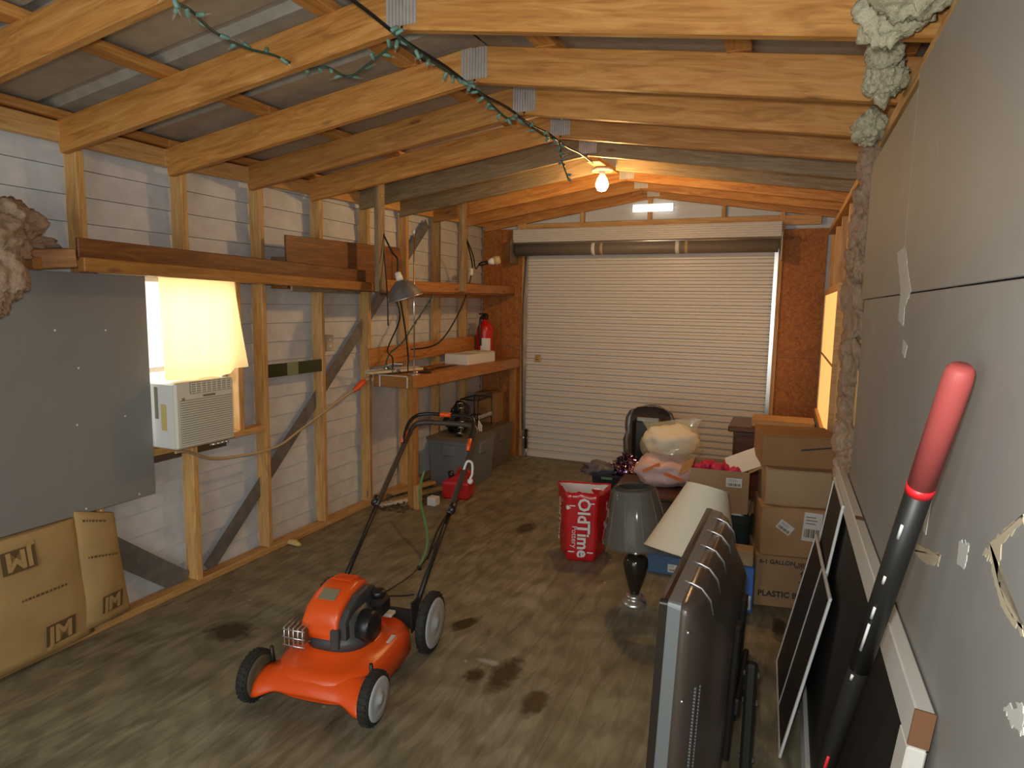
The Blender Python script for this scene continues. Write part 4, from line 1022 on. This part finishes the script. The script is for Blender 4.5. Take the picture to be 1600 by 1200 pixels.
text_mesh('side_lettering', 'OldTime', .085, 'label', bg, frame3((-.155, 0, .25), (0, 0, -1), (.28, -.96, 0)))
mk = frame3((.157, 0, 0), (.28, .96, 0), (0, 0, 1))
g = MB(); rnd = random.Random(21)
for i in range(9):
    cx, cz = -.07+.14*rnd.random(), .12+.28*i/9
    for q_ in range(3): g.box((-.016, -.002, 0), (.016, .002, .0008), mk @ Matrix.Translation((cx, cz, 0)) @ Matrix.Rotation(q_*PI/3+i, 4, 'Z'))
g = g.build('star_print', 'label', bg); g['kind'] = 'stuff'

# ---- table lamp with wrapped shade
tlp = thing('table_lamp', 'dark table lamp with a plastic wrapped grey shade on the floor', 'lamp', (-.70, 3.52, 0))
MB().lathe([(.068, 0), (.07, .008), (.066, .02), (.045, .03), (.040, .038), (.05, .048), (.048, .058), (.03, .066)], 32).build('foot', M['steel'], tlp)
MB().lathe([(.026, .064), (.03, .08), (.045, .13), (.062, .19), (.070, .235), (.066, .27), (.045, .292), (.028, .298)], 32).build('vase_body', 'gloss', tlp)
MB().lathe([(.024, .297), (.028, .302), (.022, .308), (.022, .345), (.012, .36), (.008, .37)], 24).build('neck', 'steel', tlp)
tlm = Matrix.Translation((0, 0, .37)) @ Matrix.Rotation(math.radians(-5), 4, 'Y')
sh_ = MB().lathe([(.185, 0), (.18, .005), (.115, .30), (.112, .305)], 40, tlm, False).build('lamp_shade', 'shadedark', tlp); solidify(sh_, .003)
def plt(a, z): return 1+.012*math.sin(a*17+z*9)+.012*math.sin(a*5)
fm = MB().lathe([(.02, -.03), (.10, -.022), (.193, -.008), (.192, .01), (.122, .30), (.112, .315), (.085, .318)], 60, tlm, False, plt).build('plastic_wrap', 'film', tlp)
for i in range(11):
    a = 2*PI*i/11; MB().tube([tlm @ Vector((.1985*math.cos(a)*.97, .1985*math.sin(a)*.97, .006)), tlm @ Vector((.124*math.cos(a), .124*math.sin(a), .30))], .003, 4).build('wrap_crease', 'film', fm)
# ---- second lamp with the cream shade
tl2 = thing('table_lamp', 'table lamp with a tilted plain cream shade behind the television', 'lamp', (-.35, 3.27, 0))
MB().lathe([(.068, 0), (.07, .008), (.066, .02), (.045, .03), (.05, .048), (.03, .066)], 28).build('foot', 'steel', tl2)
MB().lathe([(.026, .064), (.03, .08), (.045, .13), (.062, .19), (.070, .235), (.066, .27), (.045, .292), (.02, .34), (.012, .44)], 28).build('vase_body', 'gloss', tl2)
cm = Matrix.Translation((-.025, -.02, .425)) @ Matrix.Rotation(math.radians(9), 4, 'Y') @ Matrix.Rotation(math.radians(-20), 4, 'X')
s_ = MB().lathe([(.235, 0), (.233, .004), (.105, .36), (.104, .364)], 44, cm, False).build('lamp_shade', 'shade', tl2); solidify(s_, .003)
for r_, z_ in ((.234, .002), (.1045, .362)): MB().tube([cm @ Vector((r_*math.cos(a), r_*math.sin(a), z_)) for a in [2*PI*i/44 for i in range(44)]], .003, 5, True).build('trim_band', 'shade', s_)

# ---- television
tv = thing('television', 'flat television standing on the floor with its dark back showing', 'television', (-.30, 2.37, 0), math.radians(-1.5))
lean = Matrix.Rotation(math.radians(2.0), 4, 'Y')
TH, TL = .81, 1.0
def tvring(x, y0, y1, z0, z1, r=.03):
    out = []
    for cy, cz, a0 in ((y1-r, z1-r, 0), (y0+r, z1-r, PI/2), (y0+r, z0+r, PI), (y1-r, z0+r, 3*PI/2)):
        for i in range(5): a = a0+PI/2*i/4; out.append(lean @ Vector((x, cy+r*math.cos(a), cz+r*math.sin(a))))
    return out
MB().loft([tvring(-.012, -.5, .5, .005, TH, .012), tvring(.0, -.5, .5, 0, TH+.002, .014), tvring(.012, -.5, .5, 0, TH+.002, .014)], True, False).build('bezel', 'gloss', tv)
MB().loft([tvring(.012, -.498, .498, .003, TH, .014), tvring(.05, -.495, .495, .005, TH-.003, .02)], False, False).build('silver_side', 'tvedge', tv)
bs = MB().loft([tvring(.05, -.495, .495, .005, TH-.003, .02), tvring(.085, -.47, .475, .02, TH-.012, .06), tvring(.115, -.44, .45, .04, TH-.045, .09), tvring(.13, -.38, .42, .06, TH-.10, .09), tvring(.165, -.33, .37, .10, TH-.15, .06), tvring(.185, -.30, .34, .12, TH-.19, .05)], True).build('back_shell', 'tvback', tv)
MB().box((-.0135, -.46, .04), (-.0125, .46, TH-.04), lean).build('screen', 'black', tv)
for i in range(5):
    yy = -.33+i*.175
    MB().tube([lean @ Vector((x, yy, z)) for x, z in ((.03, TH+.0015), (.055, TH-.001), (.086, TH-.011), (.116, TH-.044), (.128, TH-.09))], .0035, 6).build('top_clip', 'steel', bs)
for j in range(2):
    for i in range(26):
        pass
g = MB()
for i in range(44):
    z = .06+i*.011
    for j in range(2): g.box((.104+.010*j, -.455+.02*j, z), (.110+.010*j, -.445+.02*j, z+.005), lean)
g.build('vent_slot', 'tvedge', bs)
for z in (.25, .5, .72): MB().lathe([(.006, 0), (.006, .006)], 8, lean @ frame3((.075, -.48, z), (1, 0, 0), (0, 0, 1))).build('screw', 'steel', bs)
MB().bbox((.05, -.2, TH-.10), (.10, -.12, TH-.045), .003).build('rating_label', 'labelgrey', bs)
# wall-mount bracket bolted to the back
mt = MB().bbox((.18, -.12, .10), (.205, -.06, .60), .006, lean).build('mount_rail', 'blackmetal', tv)
MB().bbox((.18, .12, .10), (.205, .18, .60), .006, lean).build('mount_rail', 'blackmetal', tv)
MB().bbox((.205, -.16, .30), (.225, .22, .36), .006, lean).build('mount_crossbar', 'blackmetal', tv)
MB().tube([lean @ Vector((.22, -.06, .33)), lean @ Vector((.26, -.10, .33))], .018, 10).build('mount_arm', 'blackmetal', tv)
po_ = MB().bbox((.245, -.13, .012), (.285, -.085, .47), .01).build('mount_post', 'blackmetal', tv)
for z in (.43, .33, .12): MB().tube([(.24, -.108, z), (.292, -.108, z)], .01, 8).build('bolt', 'steel', po_)

# ---- cartons on the right
ga = math.radians(10)
def stackpos(x, y): return (x, y)
gb = carton('bottle_carton', 'brown carton printed with gallon plastic bottle wording, bottom of the stack', 'card', (.085, 3.99, 0), .385, .32, .298, ga, 'card4')
text_mesh('printed_text', '6-1 GALLON', .034, 'ink', gb, frame3((-.175, -.1615, .262), (1, 0, 0), (0, 0, 1)), 'LEFT', .001)
text_mesh('printed_text', 'PLASTIC BOTTLES', .046, 'ink', gb, frame3((-.175, -.1615, .075), (1, 0, 0), (0, 0, 1)), 'LEFT', .0015)
text_mesh('printed_text', 'HANDLE', .024, 'ink', gb, frame3((.075, -.1615, .262), (1, 0, 0), (0, 0, 1)), 'CENTER', .0006)
text_mesh('printed_text', 'WITH CARE', .024, 'ink', gb, frame3((.075, -.1615, .243), (1, 0, 0), (0, 0, 1)), 'CENTER', .0006)
g = MB()
for x in (.055, .09): g.box((x-.005, -.1618, .165), (x+.005, -.1606, .205)); g.add([(x-.014, -.1618, .205), (x+.014, -.1618, .205), (x, -.1618, .228)], [(0, 1, 2)])
g.box((.035, -.1618, .155), (.11, -.1606, .160)); g.build('printed_arrow', 'ink', gb)
cb2 = carton('shipping_carton', 'cardboard carton with three white stickers stacked on the bottle carton', 'card2', (.095, 4.0, .298), .375, .32, .28, ga)
front_label(cb2, .03, .125, .10, .262, -.161, rot=.06); front_label(cb2, -.105, -.02, .14, .195, -.161, rot=.6); front_label(cb2, .09, .185, .012, .058, -.161)
cb3 = carton('plain_carton', 'plain tan carton with tape between the stickered carton and the top carton', 'card4', (.10, 4.03, .578), .36, .30, .205, ga, 'card2')
MB().box((-.10, -.1512, .0), (.0, -.1502, .01), Matrix.Rotation(0, 4, 'Y')).build('tape_end', 'card', cb3)
cb4 = thing('open_carton', 'dark brown carton with raised top edge, topmost of the stack', 'box', (.085, 4.12, .783), ga)
MB().bbox((-.20, -.17, 0), (.20, .17, .175), .004).build('body', 'card3', cb4)
MB().bbox((-.20, -.03, .175), (.20, .17, .181), .002).build('flap', 'card3', cb4)
MB().bbox((-.20, -.17, .175), (.20, -.028, .181), .002, Matrix.Translation((0, -.17, .175)) @ Matrix.Rotation(.10, 4, 'X') @ Matrix.Translation((0, .17, -.175))).build('flap', 'card3', cb4)
MB().box((.02, -.1715, .095), (.19, -.1705, .105), Matrix.Rotation(-.15, 4, 'Y')).build('torn_slit', 'ink', cb4)

tote('storage_tote', 'dark green plastic tote holding up the carton of pink tissue', 'greentote', 'greentote', (-.30, 4.20, 0), .36, .40, .45)
ob = thing('open_carton', 'open cardboard carton filled with pink tissue', 'box', (-.325, 4.17, .452), math.radians(3))
g = MB()
for a, b in (((-.17, -.16, 0), (.17, .16, .006)), ((-.17, -.16, .006), (.17, -.154, .255)), ((-.17, .154, .006), (.17, .16, .255)), ((-.17, -.154, .006), (-.164, .154, .255)), ((.164, -.154, .006), (.17, .154, .255))): g.box(a, b)
g.build('body', 'card', ob)
MB().box((0, -.15, 0), (.005, .15, .13), Matrix.Translation((.168, 0, .255)) @ Matrix.Rotation(1.05, 4, 'Y')).build('flap', 'card2', ob)
MB().box((-.005, -.15, 0), (0, .15, .09), Matrix.Translation((-.168, 0, .255)) @ Matrix.Rotation(-2.2, 4, 'Y')).build('flap', 'card2', ob)
front_label(ob, .04, .13, .16, .215, -.161)
b_ = MB()
for i in range(7):
    q = blob((-.12+i*.035, -.08+.06*(i % 3), .235+.012*(i % 2)), (.04, .05, .03), i, .5, 3, 3); b_.add(q.v, q.f, True)
b_.build('pink_tissue', 'pink', ob)
MB().bbox((-.10, -.09, 0), (.10, .09, .004), .001, Matrix.Translation((.13, -.03, .29)) @ Matrix.Rotation(-.45, 4, 'Y') @ Matrix.Rotation(.5, 4, 'X')).build('white_card', 'label', ob)

b2 = carton('blue_carton', 'bright blue carton with a white printed label beside the bottle carton', 'blue', (-.165, 3.74, 0), .16, .14, .26, math.radians(4))
front_label(b2, -.03, .07, .02, .10, -.071)
tag(MB().bbox((-.24, 3.69, .2605), (-.09, 3.80, .345), .004).build('small_carton', 'card4'), 'small tan carton on top of the bright blue carton', 'box')
b1 = carton('blue_carton', 'low dark blue printed carton on the floor behind the wrapped lamp', 'bluedark', (-.60, 4.08, 0), .26, .13, .125, math.radians(3))
front_label(b1, .0, .06, .02, .07, -.066)
MB().box((.065, -.0662, .01), (.125, -.0655, .115)).build('blue_print', 'blue', b1)

# dark chest with pillows, bags
ch = thing('wooden_chest', 'dark brown wooden chest behind the lamps', 'chest', (-.80, 4.72, 0), math.radians(3))
MB().bbox((-.27, -.24, .03), (.27, .24, .33), .006).build('body', 'brownfurn', ch)
MB().bbox((-.30, -.27, .33), (.30, .27, .37), .012).build('top', 'brownfurn', ch)
for sx in (-1, 1):
    for sy in (-1, 1): MB().bbox((sx*.24-.025, sy*.21-.025, 0), (sx*.24+.025, sy*.21+.025, .03), .004).build('foot', 'brownfurn', ch)
pk = thing('pink_bag', 'pale pink plastic bag with orange print under the pillow bag', 'bag', (-.77, 4.80, .37))
blob((0, 0, .10), (.22, .17, .13), 4, .18, 1.8, 4, .0).build('bag_body', 'pinkbag', pk)
for x, z, r in ((-.07, .15, .5), (.09, .10, -.3)):
    MB().box((-.07, -.004, -.012), (.07, 0, .012), Matrix.Translation((x, -.155, z)) @ Matrix.Rotation(-r, 4, 'Y')).build('orange_print', 'orangeprint', pk)
pw_ = thing('pillow_bag', 'cream pillow inside a clear yellowish plastic bag', 'pillow', (-.74, 4.86, .585))
blob((0, 0, .10), (.20, .14, .125), 6, .16, 1.8, 4).build('pillow', 'pillow', pw_)
fm = MB(); rings = []
for j in range(12):
    t = j/11; z = -.01+.27*t; k = [1.0, 1.06, 1.1, 1.1, 1.08, 1.04, .98, .92, .88, .92, 1.0, 1.1][j]; d = [1, 1.08, 1.1, 1.1, 1.0, .85, .65, .42, .25, .16, .10, .05][j]
    rings.append([Vector((.205*k*math.cos(a)*(1+.04*math.sin(7*a+j)), .14*d*math.sin(a)*(1+.06*math.sin(5*a+j*2)), z+.025*math.cos(a)*t+.01*math.sin(3*a+j))) for a in [2*PI*i/36 for i in range(36)]])
fm.loft(rings, False).build('clear_bag', 'bagfilm', pw_)
# dark tub with tinsel
tb = thing('open_tub', 'dark navy open tub of purple tinsel near the roll-up door', 'tub', (-1.20, 5.22, 0), .05)
g = MB().loft([[Vector((x*a, y*b, z)) for x, y in ((-1, -1), (1, -1), (1, 1), (-1, 1))] for a, b, z in ((.17, .14, 0), (.20, .165, .30), (.215, .18, .305), (.215, .18, .32), (.195, .16, .32), (.165, .135, .02))], True, False)
g.build('tub', 'navy', tb)
MB().box((-.12, -.181, .285), (-.03, -.1795, .305)).build('green_label', 'hose', tb)
ts = MB(); rnd = random.Random(9)
for i in range(420):
    a = rnd.uniform(0, 2*PI); r = rnd.random()**.6; p = Vector((.05+.14*r*math.cos(a), .12*r*math.sin(a), .28+.17*(1-r*r)+rnd.uniform(-.02, .02)))
    d = Vector((rnd.uniform(-1, 1), rnd.uniform(-1, 1), rnd.uniform(-.4, 1))).normalized()*.028; e = d.orthogonal().normalized()*.005
    ts.add([p-e, p+e, p+d+e, p+d-e], [(0, 1, 2, 3)])
tso = ts.build('tinsel', 'glitter', tb); tso['kind'] = 'stuff'
blob((.05, 0, .30), (.13, .11, .12), 2, .3, 3, 3).build('tinsel_core', 'glitter', tb)
gb_ = blob((-.16, -.02, .33), (.15, .12, .055), 7, .5, 2.5, 3).build('grey_wrap', 'greyfab', tb)

# black rounded seat shell behind
st_ = thing('chair', 'black rounded high-backed seat by the roll-up door', 'chair', (-1.08, 5.80, 0), math.radians(4))
def shellring(z, hx, y0, y1): return [Vector((-hx, y0, z)), Vector((-hx*.6, y1-.02, z)), Vector((0, y1, z)), Vector((hx*.6, y1-.02, z)), Vector((hx, y0, z)), Vector((hx*.97, y0-.03, z)), Vector((hx*.75, y0+.02, z)), Vector((-hx*.75, y0+.02, z)), Vector((-hx*.97, y0-.03, z))]
MB().loft([shellring(z, hx, y0, y0+.16) for z, hx, y0 in ((.10, .19, 0), (.20, .215, .0), (.35, .225, .0), (.48, .235, .01), (.54, .215, .015), (.60, .225, .02), (.68, .22, .03), (.74, .19, .04), (.775, .12, .05), (.785, .05, .05))], True).build('back_shell', 'tvback', st_)
MB().bbox((-.15, -.06, .2), (.15, .03, .69), .04).build('back_pad', 'black', st_)
MB().bbox((-.11, -.065, .66), (.09, -.045, .70), .008).build('headrest_trim', 'tvedge', st_)
MB().bbox((-.19, -.34, .12), (.19, .04, .24), .04).build('seat', 'black', st_)
for sx in (-1, 1):
    for sy in (-.28, .06): MB().bbox((sx*.15-.02, sy-.02, 0), (sx*.15+.02, sy+.02, .14), .004).build('leg', 'blackmetal', st_)
# brown cabinet at the back
cbn = thing('low_cabinet', 'dark brown wooden cabinet with an overhanging top by the back wall', 'cabinet', (-.05, 5.65, 0), 0)
MB().bbox((-.29, -.22, .05), (.29, .22, .70), .004).build('body', 'brownfurn', cbn)
MB().bbox((-.33, -.26, .70), (.32, .24, .745), .008).build('top', 'brownfurn', cbn)
for s in (-1, 1): d_ = MB().bbox((min(s*.005, s*.275), -.235, .09), (max(s*.005, s*.275), -.22, .67), .004).build('door', 'brownfurn', cbn); MB().lathe([(.008, 0), (.012, .012), (.010, .02)], 12, frame3((s*.03, -.235, .42), (1, 0, 0), (0, 0, 1))).build('knob', 'brass', d_)
MB().bbox((-.27, -.2, 0), (.27, .2, .05), .002).build('plinth', 'brownfurn', cbn)
carton('long_carton', 'long flat brown carton lying on the dark cabinet', 'card2', (.02, 5.62, .745), .46, .30, .055, 0)

# ---- screens, screen door and pole along the right wall
def framed(name, label, P0, P1, P2, wid, th, fm_, mm_, group=None, brace=None, cat='window screen'):
    """P0 near-bottom, P1 far-bottom, P2 near-top; frame of four bars around a mesh"""
    P0 = Vector(P0); ex = Vector(P1)-P0; L = ex.length; ex.normalize(); ey = Vector(P2)-P0; ey = ey-ex*ey.dot(ex); Hh = ey.length
    t = bpy.data.objects.new(name, None); C.objects.link(t); tag(t, label, cat, group); t.empty_display_size = .1
    t.matrix_world = frame3(P0, ex, ey)
    for a, b in (((0, 0, -th/2), (L, wid, th/2)), ((0, Hh-wid, -th/2), (L, Hh, th/2)), ((0, wid, -th/2), (wid, Hh-wid, th/2)), ((L-wid, wid, -th/2), (L, Hh-wid, th/2))):
        MB().bbox(a, b, min(.003, th/4)).build('frame_bar', fm_, t)
    MB().box((wid, wid, -.001), (L-wid, Hh-wid, .001)).build('insect_mesh', mm_, t)
    if brace: MB().bbox((L*brace-.009, wid, -th/2), (L*brace+.009, Hh-wid, -.002), .002).build('cross_bar', fm_, t)
    return t, L, Hh
sdoor, L_, H_ = framed('screen_door', 'long dark screen door with a chipped white wooden frame leaning on drywall', (.165, 1.27, .0), (.165, 3.24, .0), (.268, 1.27, .97), .075, .032, 'doorpaint', 'mesh', None, None, 'screen door')
MB().bbox((-.002, H_-.07, -.017), (.004, H_-.0, .017), .001).build('rusty_corner', 'rust', sdoor)
MB().bbox((.02, H_-.03, .0155), (.045, H_-.012, .0175), .001).build('rusty_corner', 'rust', sdoor)
MB().bbox((L_*.58, H_-.002, -.012), (L_*.60, H_+.003, .012), .001).build('latch_hole', 'rust', sdoor)
framed('window_screen', 'tall window screen with a thin bright metal frame leaning on the screen door', (.115, 2.72, .004), (.115, 3.20, .004), (.243, 2.72, .93), .016, .010, 'screenframe', 'mesh')
framed('window_screen', 'smaller window screen with a bright white frame propped in front of the others', (.075, 2.47, .004), (.055, 3.19, .004), (.205, 2.47, .655), .016, .010, 'screenframe', 'mesh', None, .45)
top = onX(1503, 572, .25); base = Vector((.115, 1.98, 0))
bt = thing('digging_pole', 'thick black pole with a worn red grip leaning on the drywall', 'pole', (0, 0, 0))
ax = (top-base).normalized()
base = base+ax*.03
Lp = (top-base).length
def along(t): return base+ax*(Lp*t)
MB().tube([along(0), along(.86)], [.0205, .0205], 20).build('shaft', 'blackmetal', bt)
MB().tube([along(.56), along(.86)], [.0215, .0215], 20).build('sleeve', 'blackmetal', bt)
MB().tube([along(.852), along(.862)], .0225, 20).build('tape_band', 'redtape', bt)
MB().tube([along(.86), along(.985), along(.996), along(1.0)], [.022, .0215, .0195, .014], 20).build('grip', 'redgrip', bt)
MB().tube([along(.30)+Vector((-.005, -.018, 0)), along(.36)+Vector((-.005, -.018, 0))], .005, 6).build('red_mark', 'redtape', bt)

for q_, l_ in ((.60, .05), (.66, .02), (.72, .012), (.79, .02), (.54, .01)):
    MB().tube([along(q_)+Vector((-.012, -.0185, 0)), along(q_+l_)+Vector((-.012, -.0185, 0))], .0032, 5).build('paint_chip', 'label', bt)
# ---- insulation along the right wall
wool('insulation_tuft', 'largest cream insulation tuft bulging over the drywall at the nearest rafter', 'creamins', [((.22, 1.80, 2.44), (.08, .15, .10), .5), ((.20, 1.93, 2.42), (.08, .07, .09), .5), ((.25, 1.62, 2.46), (.05, .14, .08), .5)])
wool('insulation_tuft', 'cream insulation tuft between the second and third right rafters', 'creamins', [((.24, 2.42, 2.40), (.06, .12, .07), .5), ((.22, 2.30, 2.44), (.05, .08, .05), .5)])
wool('insulation_tuft', 'small cream insulation tuft tucked behind the third right rafter', 'creamins', [((.25, 2.98, 2.38), (.06, .12, .06), .5)])
lumps = []
rnd = random.Random(12)
for i in range(13):
    t = i/12
    lumps.append(((.30+rnd.uniform(-.012, .012), 3.22+.03*math.sin(i)+.42*t*(1-t)*1.6, 2.30-1.62*t), (.06, .11+.05*math.sin(PI*t), .12), .5))
wool('insulation_batt', 'pink insulation hanging out of the open stud bay past the drywall', 'pinkins', lumps, sub=3)
wool('insulation_batt', 'lower torn insulation strip in the stud bay behind the carton stack', 'creamins', [((.30, 3.27, .62-.13*i), (.05, .09, .10), .5) for i in range(4)], sub=3)
